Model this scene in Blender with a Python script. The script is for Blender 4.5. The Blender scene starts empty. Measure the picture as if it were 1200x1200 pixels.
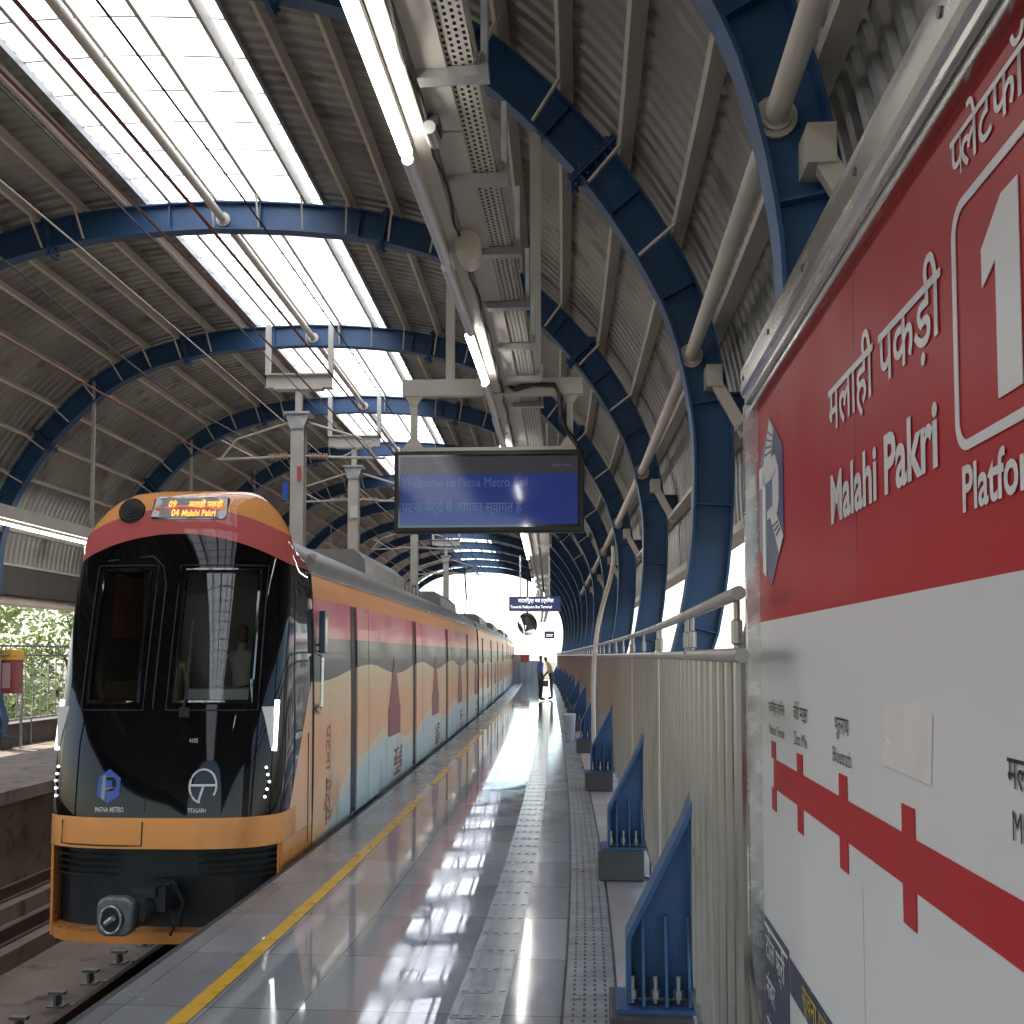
import bpy, bmesh, math, random
from mathutils import Vector, Matrix
random.seed(11)
scn = bpy.context.scene
COL = scn.collection
rad = math.radians

# ------------------------------------------------------------------ camera, sky, sun, exposure
cam_d = bpy.data.cameras.new("camera"); cam = bpy.data.objects.new("camera", cam_d); COL.objects.link(cam)
cam.location = (0, 0, 1.7); cam.rotation_euler = (rad(93.0), 0, 0)
cam_d.sensor_fit = 'HORIZONTAL'; cam_d.sensor_width = 36; cam_d.lens = 36
cam_d.shift_y = 0.0876; cam_d.clip_start = 0.05; cam_d.clip_end = 3000
scn.camera = cam
SUN_EL, SUN_AZ = rad(62), rad(-70)          # azimuth from +Y, negative = to the left
w = bpy.data.worlds.new("World"); scn.world = w; w.use_nodes = True
nt = w.node_tree; bg = nt.nodes["Background"]
sky = nt.nodes.new("ShaderNodeTexSky"); sky.sky_type = 'NISHITA'; sky.sun_disc = False
sky.sun_elevation = SUN_EL; sky.sun_rotation = SUN_AZ; sky.air_density = 1.0; sky.dust_density = 1.0; sky.ozone_density = 0.4
nt.links.new(sky.outputs[0], bg.inputs[0]); bg.inputs[1].default_value = 0.15
sd = bpy.data.lights.new("sun", 'SUN'); sd.energy = 3.6; sd.angle = rad(0.6); sd.color = (1.0, 0.975, 0.94)
so = bpy.data.objects.new("sun", sd); COL.objects.link(so)
dirv = Vector((math.sin(SUN_AZ) * math.cos(SUN_EL), math.cos(SUN_AZ) * math.cos(SUN_EL), math.sin(SUN_EL)))
so.rotation_euler = dirv.to_track_quat('Z', 'Y').to_euler(); so.location = dirv * 60
scn.view_settings.view_transform = 'Standard'; scn.view_settings.look = 'None'
scn.view_settings.exposure = 1.68; scn.view_settings.gamma = 1
scn.cycles.max_bounces = 10; scn.cycles.diffuse_bounces = 6; scn.cycles.glossy_bounces = 5
scn.cycles.transparent_max_bounces = 12; scn.cycles.use_denoising = True
scn.cycles.sample_clamp_indirect = 8

# ------------------------------------------------------------------ materials
M = {}
def new_mat(name):
    m = bpy.data.materials.new(name); m.use_nodes = True; M[name] = m
    return m, m.node_tree, m.node_tree.nodes["Principled BSDF"]
def N(nt, typ, **kw):
    n = nt.nodes.new(typ)
    for k, v in kw.items(): setattr(n, k, v)
    return n
def MA(nt, op, a, b=None, c=None):
    n = nt.nodes.new("ShaderNodeMath"); n.operation = op
    for i, x in enumerate((a, b, c)):
        if x is None: continue
        if isinstance(x, (int, float)): n.inputs[i].default_value = x
        else: nt.links.new(x, n.inputs[i])
    return n.outputs[0]
def MIXC(nt, fac, a, b):
    n = nt.nodes.new("ShaderNodeMix"); n.data_type = 'RGBA'
    for s, x in ((n.inputs[0], fac), (n.inputs[6], a), (n.inputs[7], b)):
        if isinstance(x, (int, float)): s.default_value = x
        elif isinstance(x, tuple): s.default_value = (*x[:3], 1)
        else: nt.links.new(x, s)
    return n.outputs[2]
def noise(nt, scale, detail=4, coord='Object', stretch=None):
    tc = N(nt, "ShaderNodeTexCoord"); src = tc.outputs[coord]
    if stretch:
        mp = N(nt, "ShaderNodeMapping"); mp.inputs['Scale'].default_value = stretch
        nt.links.new(src, mp.inputs[0]); src = mp.outputs[0]
    n = N(nt, "ShaderNodeTexNoise"); n.inputs['Scale'].default_value = scale; n.inputs['Detail'].default_value = detail
    nt.links.new(src, n.inputs['Vector']); return n.outputs['Fac']
def ramp01(nt, x, lo, hi):
    n = nt.nodes.new("ShaderNodeMapRange"); n.clamp = True
    n.inputs[1].default_value = lo; n.inputs[2].default_value = hi
    nt.links.new(x, n.inputs[0]); return n.outputs[0]
def pmat(name, col, rough=.5, metal=0., var=.14, scale=3., bump=0., bscale=40., stretch=None, coat=0., dirt=None, spec=.5):
    m, nt, p = new_mat(name)
    f = ramp01(nt, noise(nt, scale, 6, stretch=stretch), .3, .7)
    c = MIXC(nt, f, tuple(x * (1 - var) for x in col), tuple(min(1, x * (1 + var)) for x in col))
    if dirt:
        g = ramp01(nt, noise(nt, scale * 2.3, 8, stretch=stretch), dirt[1], dirt[1] + .12)
        c = MIXC(nt, g, c, dirt[0])
    nt.links.new(c, p.inputs['Base Color'])
    r = MA(nt, 'ADD', MA(nt, 'MULTIPLY', f, rough * .35), rough * .82)
    nt.links.new(r, p.inputs['Roughness']); p.inputs['Metallic'].default_value = metal
    p.inputs['Coat Weight'].default_value = coat; p.inputs['Coat Roughness'].default_value = .06
    p.inputs['Specular IOR Level'].default_value = spec
    if bump:
        b = N(nt, "ShaderNodeBump"); b.inputs['Strength'].default_value = bump; b.inputs['Distance'].default_value = .01
        nt.links.new(noise(nt, bscale, 5), b.inputs['Height']); nt.links.new(b.outputs[0], p.inputs['Normal'])
    return m
def emat(name, col, strength, rough=.3):
    m, nt, p = new_mat(name)
    p.inputs['Base Color'].default_value = (*[min(.8, c) for c in col], 1); p.inputs['Roughness'].default_value = rough
    p.inputs['Emission Color'].default_value = (*col, 1); p.inputs['Emission Strength'].default_value = strength
    return m
pmat('blue_steel', (.021, .072, .168), .45, 0, .16, 1.6, .12, 60, dirt=((.065, .085, .12), .61))
pmat('beige_paint', (.57, .515, .43), .5, 0, .12, 2.0, .1, 50, dirt=((.26, .17, .10), .68))
pmat('cream_steel', (.46, .43, .375), .45, 0, .1, 2.2, .08, 50, dirt=((.30, .25, .19), .70))
pmat('roof_sheet', (.30, .295, .275), .40, .35, .30, .8, .1, 30, stretch=(1, 1, .3), dirt=((.15, .135, .115), .57))
pmat('galv', (.42, .42, .40), .38, .7, .18, 9, .1, 60)
pmat('steel', (.36, .342, .312), .36, .75, .10, 2)
pmat('bright_steel', (.66, .645, .61), .26, 1.0, .16, 5, .035, 45, stretch=(.3, 4, 4))
pmat('dark_steel', (.05, .05, .052), .45, .5, .2, 6, .15, 60)
pmat('cast_steel', (.19, .19, .185), .42, .6, .25, 9, .3, 60)
pmat('black_gloss', (.006, .006, .007), .07, 0, .3, 2, 0, coat=1)
pmat('black_matte', (.012, .012, .013), .5, 0, .3, 3, .1, 40)
pmat('rubber', (.02, .02, .02), .7, 0, .2, 5, .1, 50)
pmat('orange_paint', (.76, .29, .07), .28, 0, .10, 2, .03, 25, coat=.15, dirt=((.40, .17, .06), .68))
pmat('train_grey', (.19, .185, .175), .38, .1, .12, 2, .08, 30, dirt=((.13, .12, .105), .62))
pmat('train_silver', (.55, .55, .54), .25, .7, .08, 2)
pmat('concrete', (.215, .165, .125), .85, 0, .32, 1.4, .5, 26, dirt=((.085, .07, .058), .55))
pmat('dark_concrete', (.085, .075, .066), .8, 0, .25, 2.5, .3, 30)
pmat('plinth_grey', (.045, .042, .040), .6, 0, .2, 5, .25, 40, dirt=((.10, .09, .08), .64))
pmat('ballast', (.13, .11, .095), .95, 0, .35, 18, .8, 60)
pmat('yellow_paint', (.72, .40, .025), .3, 0, .10, 7, .05, 50, dirt=((.42, .28, .08), .69))
pmat('sign_red', (.44, .022, .028), .45, 0, .06, 1.5, spec=.22)
pmat('sign_white', (.68, .675, .69), .42, 0, .05, 1.2, dirt=((.62, .61, .61), .74), spec=.35)
pmat('letter_white', (.72, .715, .72), .4, 0, .03, 3)
pmat('letter_black', (.015, .015, .018), .5, 0, .1, 3)
pmat('sign_navy', (.032, .034, .085), .32, 0, .08, 2)
pmat('emblem_navy', (.052, .06, .14), .35, 0, .06, 2)
pmat('gold', (.45, .34, .06), .5, 0, .15, 30)
pmat('poster_red', (.50, .05, .04), .5, 0, .1, 9)
pmat('sticker', (.74, .70, .71), .25, 0, .04, 9, .10, 7)
pmat('rust', (.20, .06, .035), .7, 0, .25, 14, .2, 60)
pmat('rail_brown', (.10, .06, .042), .6, .2, .25, 14, .2, 60)
pmat('wire', (.035, .03, .028), .5, .3, .2, 5)
pmat('insulator', (.42, .26, .17), .3, 0, .15, 6)
pmat('cab_grey', (.55, .54, .52), .5, 0, .08, 2)
pmat('cab_white', (.80, .79, .76), .5, 0, .05, 2)
pmat('maroon', (.28, .055, .055), .4, 0, .2, 8)
pmat('maroon_text', (.30, .12, .09), .4, 0, .2, 8)
pmat('emblem_blue', (.03, .085, .40), .3, 0, .1, 2)
pmat('mirror_blue', (.02, .06, .16), .25, 0, .1, 3, coat=.5)
pmat('skin', (.20, .10, .062), .5, 0, .08, 8)
pmat('hair', (.012, .010, .009), .5, 0, .3, 30)
pmat('shirt_blue', (.11, .14, .34), .8, 0, .12, 12, .2, 40)
pmat('shirt_yellow', (.62, .58, .30), .8, 0, .1, 12, .2, 40)
pmat('shirt_white', (.58, .56, .50), .8, 0, .1, 12, .2, 40)
pmat('trousers', (.022, .022, .027), .8, 0, .2, 12, .2, 40)
pmat('shorts_grey', (.09, .085, .08), .8, 0, .2, 12, .2, 40)
pmat('bag_brown', (.30, .12, .06), .6, 0, .2, 9)
pmat('bark', (.11, .08, .055), .9, 0, .3, 6, .8, 20)
pmat('building_white', (.62, .60, .57), .8, 0, .08, .4, .1, 8)
pmat('building_pink', (.48, .30, .27), .8, 0, .08, .5, .1, 8)
pmat('window_dark', (.05, .06, .07), .12, 0, .2, 1)
pmat('earth', (.17, .14, .10), .95, 0, .3, .05, .3, 2)
pmat('hoarding_blue', (.40, .52, .60), .5, 0, .12, 1)
pmat('bin_grey', (.38, .42, .44), .35, .3, .1, 4)
pmat('led_off', (.62, .62, .68), .35, 0, .04, 3)
pmat('plate_blue', (.02, .09, .42), .4, 0, .1, 3)
pmat('plate_red', (.5, .07, .06), .4, 0, .1, 3)
pmat('tread', (.30, .298, .293), .09, 0, .16, 6, .15, 60, dirt=((.29, .285, .27), .62))
emat('tube_lit', (1.0, .97, .93), 9.0)
emat('screen_blue', (.016, .030, .15), .15, .06)
emat('screen_dark', (.03, .03, .033), .2, .06)
emat('screen_text', (.06, .085, .22), .17, .08)
emat('led_orange', (1.0, .30, .035), .8)
emat('lamp_glint_white', (1.0, .98, .95), 1.2)
emat('navy_sign_face', (.02, .028, .085), .30, .2)
emat('navy_sign_text', (.75, .78, .85), .55, .3)
# convex traffic mirror
m, nt_, p = new_mat('mirror'); p.inputs['Metallic'].default_value = 1; p.inputs['Roughness'].default_value = .04
nt_.links.new(MIXC(nt_, noise(nt_, 3), (.72, .72, .70), (.85, .85, .84)), p.inputs['Base Color'])
# translucent roof light
m, nt_, p = new_mat('skylight')
tr = N(nt_, "ShaderNodeBsdfTranslucent"); df = N(nt_, "ShaderNodeBsdfDiffuse"); mx = N(nt_, "ShaderNodeMixShader"); mx.inputs[0].default_value = .1
c = MIXC(nt_, ramp01(nt_, noise(nt_, 1.2), .3, .7), (.94, .94, .93), (.99, .99, .985))
nt_.links.new(c, tr.inputs[0]); nt_.links.new(c, df.inputs[0])
nt_.links.new(tr.outputs[0], mx.inputs[1]); nt_.links.new(df.outputs[0], mx.inputs[2])
nt_.links.new(mx.outputs[0], nt_.nodes["Material Output"].inputs[0])
# windscreen glass (tinted)
def glass(name, tint, gl=.02):
    m, nt, p = new_mat(name)
    t = N(nt, "ShaderNodeBsdfTransparent")
    nt.links.new(MIXC(nt, noise(nt, 2), tuple(x * .96 for x in tint), tint), t.inputs[0])
    g = N(nt, "ShaderNodeBsdfGlossy"); g.inputs['Roughness'].default_value = gl
    fr = N(nt, "ShaderNodeFresnel"); fr.inputs['IOR'].default_value = 1.55
    mx = N(nt, "ShaderNodeMixShader"); nt.links.new(fr.outputs[0], mx.inputs[0])
    nt.links.new(t.outputs[0], mx.inputs[1]); nt.links.new(g.outputs[0], mx.inputs[2])
    nt.links.new(mx.outputs[0], nt.nodes["Material Output"].inputs[0])
glass('windscreen', (.54, .57, .56))
# platform granite: UV = (lateral, along)
m, nt_, p = new_mat('granite')
uv = N(nt_, "ShaderNodeUVMap"); uv.uv_map = 'lat'
sx = N(nt_, "ShaderNodeSeparateXYZ"); nt_.links.new(uv.outputs[0], sx.inputs[0]); L_, S_ = sx.outputs[0], sx.outputs[1]
speck = ramp01(nt_, noise(nt_, 130, 2), .35, .65); blot = ramp01(nt_, noise(nt_, 1.1, 6), .3, .72)
c = MIXC(nt_, speck, (.20, .199, .199), (.35, .347, .343))
c = MIXC(nt_, MA(nt_, 'MULTIPLY', blot, .55), c, (.39, .382, .37))
edge = MA(nt_, 'LESS_THAN', L_, -1.99)                       # coping stones
c = MIXC(nt_, edge, c, MIXC(nt_, blot, (.20, .198, .198), (.28, .277, .273)))
right = MA(nt_, 'GREATER_THAN', L_, .115)                    # cement strip at the foot of the railing
c = MIXC(nt_, right, c, MIXC(nt_, blot, (.20, .165, .14), (.30, .26, .225)))
def joint(x, pitch, wid, off=0.):
    f = MA(nt_, 'FRACT', MA(nt_, 'DIVIDE', MA(nt_, 'ADD', x, 50 + off), pitch))
    return MA(nt_, 'LESS_THAN', f, wid / pitch)
j = MA(nt_, 'MAXIMUM', joint(S_, .9, .007), joint(L_, .43, .005, .02))
j = MA(nt_, 'MULTIPLY', j, MA(nt_, 'SUBTRACT', 1, right))
c = MIXC(nt_, MA(nt_, 'MULTIPLY', j, .75), c, (.035, .034, .033))
# per-slab tone
cell = N(nt_, "ShaderNodeTexWhiteNoise"); cell.noise_dimensions = '2D'
cv = N(nt_, "ShaderNodeCombineXYZ")
nt_.links.new(MA(nt_, 'FLOOR', MA(nt_, 'DIVIDE', MA(nt_, 'ADD', L_, 50.02), .43)), cv.inputs[0])
nt_.links.new(MA(nt_, 'FLOOR', MA(nt_, 'DIVIDE', MA(nt_, 'ADD', S_, 50), .9)), cv.inputs[1])
nt_.links.new(cv.outputs[0], cell.inputs['Vector'])
tone = MA(nt_, 'ADD', MA(nt_, 'MULTIPLY', cell.outputs['Value'], .36), .84)
hs = N(nt_, "ShaderNodeHueSaturation"); nt_.links.new(c, hs.inputs['Color']); nt_.links.new(tone, hs.inputs['Value'])
nt_.links.new(hs.outputs[0], p.inputs['Base Color'])
smear = ramp01(nt_, noise(nt_, 2.3, 7), .42, .74)
r = MA(nt_, 'ADD', MA(nt_, 'MULTIPLY', smear, .085), .026)
r = MA(nt_, 'ADD', r, MA(nt_, 'MULTIPLY', edge, .20)); r = MA(nt_, 'ADD', r, MA(nt_, 'MULTIPLY', right, .45))
dull = ramp01(nt_, L_, -.45, -.43)                           # the strip by the railing is less polished
r = MA(nt_, 'ADD', r, MA(nt_, 'MULTIPLY', dull, .06))
nt_.links.new(r, p.inputs['Roughness']); p.inputs['Specular IOR Level'].default_value = .75
bp = N(nt_, "ShaderNodeBump"); bp.inputs['Strength'].default_value = .014; bp.inputs['Distance'].default_value = .02
nt_.links.new(noise(nt_, 1.6, 3), bp.inputs['Height']); nt_.links.new(bp.outputs[0], p.inputs['Normal'])
# drain strip with slots
m, nt_, p = new_mat('slotted_tile')
uv = N(nt_, "ShaderNodeUVMap"); uv.uv_map = 'lat'
sx = N(nt_, "ShaderNodeSeparateXYZ"); nt_.links.new(uv.outputs[0], sx.inputs[0]); L_, S_ = sx.outputs[0], sx.outputs[1]
fl = MA(nt_, 'ABSOLUTE', MA(nt_, 'SUBTRACT', MA(nt_, 'FRACT', MA(nt_, 'DIVIDE', MA(nt_, 'ADD', L_, 50.), .052)), .5))
fs = MA(nt_, 'FRACT', MA(nt_, 'DIVIDE', MA(nt_, 'ADD', S_, 50.), .075))
slot = MA(nt_, 'MULTIPLY', MA(nt_, 'LESS_THAN', fl, .12), MA(nt_, 'LESS_THAN', fs, .55))
tj = MA(nt_, 'LESS_THAN', MA(nt_, 'FRACT', MA(nt_, 'DIVIDE', MA(nt_, 'ADD', S_, 50.), .3)), .02)
slot = MA(nt_, 'MAXIMUM', slot, tj)
c = MIXC(nt_, ramp01(nt_, noise(nt_, 5, 7), .3, .7), (.15, .146, .14), (.26, .253, .24))
nt_.links.new(MIXC(nt_, slot, c, (.015, .015, .015)), p.inputs['Base Color'])
nt_.links.new(MA(nt_, 'ADD', MA(nt_, 'MULTIPLY', ramp01(nt_, noise(nt_, 4, 6), .3, .7), .2), .25), p.inputs['Roughness'])
# train side livery, object coordinates: y along the car (m from the nose), z height
def livery(name, cab):
    m, nt, p = new_mat(name)
    tc = N(nt, "ShaderNodeTexCoord"); s = N(nt, "ShaderNodeSeparateXYZ"); nt.links.new(tc.outputs['Object'], s.inputs[0])
    X, Y, Z = s.outputs
    OR, RED = (.80, .31, .075), (.52, .12, .115)
    nz = MA(nt, 'MULTIPLY', MA(nt, 'SUBTRACT', noise(nt, .45, 1), .5), .34)
    wv = MA(nt, 'SINE', MA(nt, 'ADD', MA(nt, 'MULTIPLY', Y, 1.28), 1.1))
    b2 = MA(nt, 'ADD', MA(nt, 'ADD', MA(nt, 'MULTIPLY', wv, .13), .52), nz)          # top of pale foot band
    if cab:
        b2 = MA(nt, 'SUBTRACT', b2, MA(nt, 'MULTIPLY', MA(nt, 'SUBTRACT', 1, ramp01(nt, Y, 1.3, 3.1)), .9))
    b1 = MA(nt, 'ADD', MA(nt, 'MULTIPLY', MA(nt, 'SINE', MA(nt, 'ADD', MA(nt, 'MULTIPLY', Y, 1.28), 2.6)), .07), 1.52)
    peach = MIXC(nt, ramp01(nt, noise(nt, .9, 3, stretch=(1, .5, 1.4)), .35, .65), (.90, .41, .18), (.90, .53, .29))
    peach = MIXC(nt, ramp01(nt, Z, 1.0, 1.55), peach, (.76, .60, .36))
    c = MIXC(nt, MA(nt, 'GREATER_THAN', Z, MA(nt, 'ADD', b2, .11)), (.80, .64, .42), peach)
    c = MIXC(nt, MA(nt, 'GREATER_THAN', Z, b2), (.60, .66, .61), c)
    c = MIXC(nt, MA(nt, 'GREATER_THAN', Z, b1), c, (.085, .10, .105))
    c = MIXC(nt, MA(nt, 'GREATER_THAN', Z, 1.87), c, MIXC(nt, ramp01(nt, noise(nt, 1.2, 2), .4, .6), (.62, .12, .17), (.70, .23, .27)))
    c = MIXC(nt, MA(nt, 'GREATER_THAN', Z, 2.245), c, OR)
    if cab:  # black mask, red crown and orange cheek of the cab
        x2 = MA(nt, 'MULTIPLY', X, X)
        zt = MA(nt, 'ADD', Z, MA(nt, 'MULTIPLY', x2, .30))
        diag = MA(nt, 'ADD', MA(nt, 'MULTIPLY', ramp01(nt, Z, .2, 1.6), 1.0), .42)
        inmask = MA(nt, 'MULTIPLY', MA(nt, 'LESS_THAN', Y, diag), MA(nt, 'GREATER_THAN', Z, .41))
        teal = MIXC(nt, MA(nt, 'MULTIPLY', ramp01(nt, MA(nt, 'ABSOLUTE', X), .925, .945), ramp01(nt, Y, .55, .62)), (.004, .004, .005), (.03, .042, .048))
        cabc = MIXC(nt, MA(nt, 'LESS_THAN', zt, 2.74), MIXC(nt, MA(nt, 'LESS_THAN', zt, 2.985), (.80, .35, .12), RED), teal)
        up = MA(nt, 'MAXIMUM', inmask, MA(nt, 'MULTIPLY', MA(nt, 'LESS_THAN', Y, 1.36), MA(nt, 'GREATER_THAN', zt, 2.74)))
        low = MA(nt, 'MULTIPLY', MA(nt, 'LESS_THAN', Y, .78), MA(nt, 'LESS_THAN', Z, .41))
        c = MIXC(nt, low, c, OR); c = MIXC(nt, up, c, cabc)
    grime = MA(nt, 'MULTIPLY', ramp01(nt, noise(nt, 2.2, 8, stretch=(1, 1, .4)), .50, .74), MA(nt, 'SUBTRACT', .62, MA(nt, 'MULTIPLY', ramp01(nt, Z, -.1, .8), .52)))
    c = MIXC(nt, grime, c, (.09, .07, .055))
    nt.links.new(c, p.inputs['Base Color'])
    rr = MA(nt, 'ADD', MA(nt, 'MULTIPLY', noise(nt, 1.5, 1), .1), .26)
    if cab:
        rr = MIXC(nt, inmask, rr, (.035, .035, .035)); cw = MA(nt, 'SUBTRACT', .12, MA(nt, 'MULTIPLY', inmask, .12)); nt.links.new(cw, p.inputs['Coat Weight'])
        nt.links.new(MA(nt, 'SUBTRACT', .28, MA(nt, 'MULTIPLY', inmask, .05)), p.inputs['Specular IOR Level'])
    else: p.inputs['Coat Weight'].default_value = .12; p.inputs['Specular IOR Level'].default_value = .3
    p.inputs['Coat Roughness'].default_value = .05
    nt.links.new(rr, p.inputs['Roughness'])
livery('livery', False); livery('cab_livery', True)
# leaves
def leafmat(name, a, b):
    m, nt, p = new_mat(name)
    oi = N(nt, "ShaderNodeTexCoord")
    c = MIXC(nt, ramp01(nt, noise(nt, 1.3, 5), .35, .65), a, b)
    d = N(nt, "ShaderNodeBsdfDiffuse"); t = N(nt, "ShaderNodeBsdfTranslucent"); mx = N(nt, "ShaderNodeMixShader"); mx.inputs[0].default_value = .45
    nt.links.new(c, d.inputs[0]); nt.links.new(c, t.inputs[0])
    nt.links.new(d.outputs[0], mx.inputs[1]); nt.links.new(t.outputs[0], mx.inputs[2])
    nt.links.new(mx.outputs[0], nt.nodes["Material Output"].inputs[0])
leafmat('leaf_light', (.34, .40, .16), (.50, .53, .29)); leafmat('leaf_dark', (.15, .21, .07), (.26, .31, .13))

# ------------------------------------------------------------------ mesh helpers
class MB:
    def __init__(s): s.v, s.f, s.m, s.uv = [], [], [], {}
    def add(s, vs, fs, m=0):
        o = len(s.v); s.v += [tuple(p) for p in vs]
        s.f += [tuple(i + o for i in f) for f in fs]; s.m += [m] * len(fs); return s
    def hexa(s, p, m=0):      # 4 bottom (ccw) + 4 top
        return s.add(p, [(3, 2, 1, 0), (4, 5, 6, 7), (0, 1, 5, 4), (1, 2, 6, 5), (2, 3, 7, 6), (3, 0, 4, 7)], m)
    def box(s, x0, x1, y0, y1, z0, z1, m=0):
        return s.hexa([(x0, y0, z0), (x1, y0, z0), (x1, y1, z0), (x0, y1, z0), (x0, y0, z1), (x1, y0, z1), (x1, y1, z1), (x0, y1, z1)], m)
    def bar(s, a, b, w, h, m=0, up=(0, 0, 1)):
        a, b = Vector(a), Vector(b); d = (b - a).normalized(); u = Vector(up)
        if abs(d.dot(u)) > .98: u = Vector((0, 1, 0))
        x = d.cross(u).normalized(); u = x.cross(d)
        q = [(-1, -1), (1, -1), (1, 1), (-1, 1)]
        return s.hexa([a + x * i * w / 2 + u * j * h / 2 for i, j in q] + [b + x * i * w / 2 + u * j * h / 2 for i, j in q], m)
    def tube(s, pts, r, n=8, m=0, sq=(1, 1)):
        pts = [Vector(p) for p in pts]; rs = r if isinstance(r, (list, tuple)) else [r] * len(pts); rows = []
        for i, p in enumerate(pts):
            d = (pts[min(i + 1, len(pts) - 1)] - pts[max(i - 1, 0)]).normalized()
            u = Vector((0, 0, 1)) if abs(d.z) < .9 else Vector((0, 1, 0))
            x = d.cross(u).normalized(); u = x.cross(d)
            rows.append([p + (x * math.cos(t) * sq[0] + u * math.sin(t) * sq[1]) * rs[i] for t in [2 * math.pi * k / n for k in range(n)]])
        o = len(s.v)
        vs = [p for r_ in rows for p in r_]; fs = []
        for i in range(len(rows) - 1):
            for k in range(n): fs.append((i * n + k, i * n + (k + 1) % n, (i + 1) * n + (k + 1) % n, (i + 1) * n + k))
        fs.append(tuple(range(n))[::-1]); fs.append(tuple((len(rows) - 1) * n + k for k in range(n)))
        return s.add(vs, fs, m)
    def disc(s, c, axis, r, t, n=20, m=0, sx=1.):
        a = Vector(axis).normalized(); c = Vector(c); return s.tube([c - a * t / 2, c + a * t / 2], r, n, m, (sx, 1))
    def grid(s, rows, m=0, closed=False):
        n = len(rows[0]); fs = []
        for i in range(len(rows) - 1):
            for k in range(n if closed else n - 1):
                k2 = (k + 1) % n; fs.append((i * n + k, i * n + k2, (i + 1) * n + k2, (i + 1) * n + k))
        return s.add([p for r in rows for p in r], fs, m)
    def prism(s, poly, f, m=0):     # poly 2D ccw; f(x, y, k) k in (0, 1) -> 3D
        n = len(poly)
        return s.add([f(x, y, 0) for x, y in poly] + [f(x, y, 1) for x, y in poly],
                     [tuple(range(n))[::-1], tuple(range(n, 2 * n))] + [(i, (i + 1) % n, n + (i + 1) % n, n + i) for i in range(n)], m)
    def ball(s, c, r, n=12, k=8, m=0):
        c = Vector(c); r = r if isinstance(r, tuple) else (r, r, r); rows = []
        for i in range(k + 1):
            a = math.pi * i / k
            rows.append([c + Vector((r[0] * math.sin(a) * math.cos(t), r[1] * math.sin(a) * math.sin(t), -r[2] * math.cos(a))) for t in [2 * math.pi * j / n for j in range(n)]])
        return s.grid(rows, m, True)
    def mesh(s, name, mats, smooth=False, uvs=None, fix=True):
        me = bpy.data.meshes.new(name); me.from_pydata(s.v, [], s.f)
        for mm in (mats if isinstance(mats, (list, tuple)) else [mats]): me.materials.append(M[mm])
        if any(s.m): me.polygons.foreach_set('material_index', s.m)
        if uvs:
            l = me.uv_layers.new(name='lat'); vals = []
            for lp in me.loops: vals += list(uvs(s, lp.vertex_index))
            l.data.foreach_set('uv', vals)
        if fix:
            b = bmesh.new(); b.from_mesh(me); bmesh.ops.remove_doubles(b, verts=b.verts, dist=1e-5)
            bmesh.ops.recalc_face_normals(b, faces=b.faces); b.to_mesh(me); b.free()
        if smooth:
            me.polygons.foreach_set('use_smooth', [True] * len(me.polygons))
            me.set_sharp_from_angle(angle=rad(38))
        me.update(); return me
    def build(s, name, mats, parent=None, mtx=None, smooth=False, uvs=None, fix=True, bevel=0, origin=None):
        if origin is not None:
            o = Vector(origin); s.v = [tuple(Vector(p) - o) for p in s.v]; mtx = Matrix.Translation(o)
        ob = bpy.data.objects.new(name, s.mesh(name, mats, smooth, uvs, fix)); COL.objects.link(ob)
        if parent: ob.parent = parent
        if mtx is not None: ob.matrix_local = mtx
        if bevel:
            b = ob.modifiers.new('bevel', 'BEVEL'); b.width = bevel; b.segments = 2; b.limit_method = 'ANGLE'; b.angle_limit = rad(40)
        return ob
def tag(o, label=None, cat=None, group=None, kind=None):
    if label: o['label'] = label
    if cat: o['category'] = cat
    if group: o['group'] = group
    if kind: o['kind'] = kind
    return o
MT = {}
def thing(name, mtx, label, cat, group=None):
    e = bpy.data.objects.new(name, None); COL.objects.link(e); e.empty_display_size = .2
    e.matrix_local = mtx; MT[e.name] = mtx.copy(); return tag(e, label, cat, group)
def dup(root, mtx, label=None, group=None, parent=None):
    c = root.copy(); COL.objects.link(c)
    if parent is None: c.matrix_local = mtx
    else: c.parent = parent
    if label: c['label'] = label
    if group: c['group'] = group
    for ch in root.children: dup(ch, None, parent=c)
    return c
def ORD2(k): return ORD[k] if k < 20 else ('twenty-' if k < 29 else 'thirty-') + ORD[(k - 20) % 10] if k not in (29, 39) else ('thirtieth' if k == 29 else 'fortieth')
ORD = ['first', 'second', 'third', 'fourth', 'fifth', 'sixth', 'seventh', 'eighth', 'ninth', 'tenth', 'eleventh', 'twelfth', 'thirteenth', 'fourteenth', 'fifteenth', 'sixteenth', 'seventeenth', 'eighteenth', 'nineteenth', 'twentieth']

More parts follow.
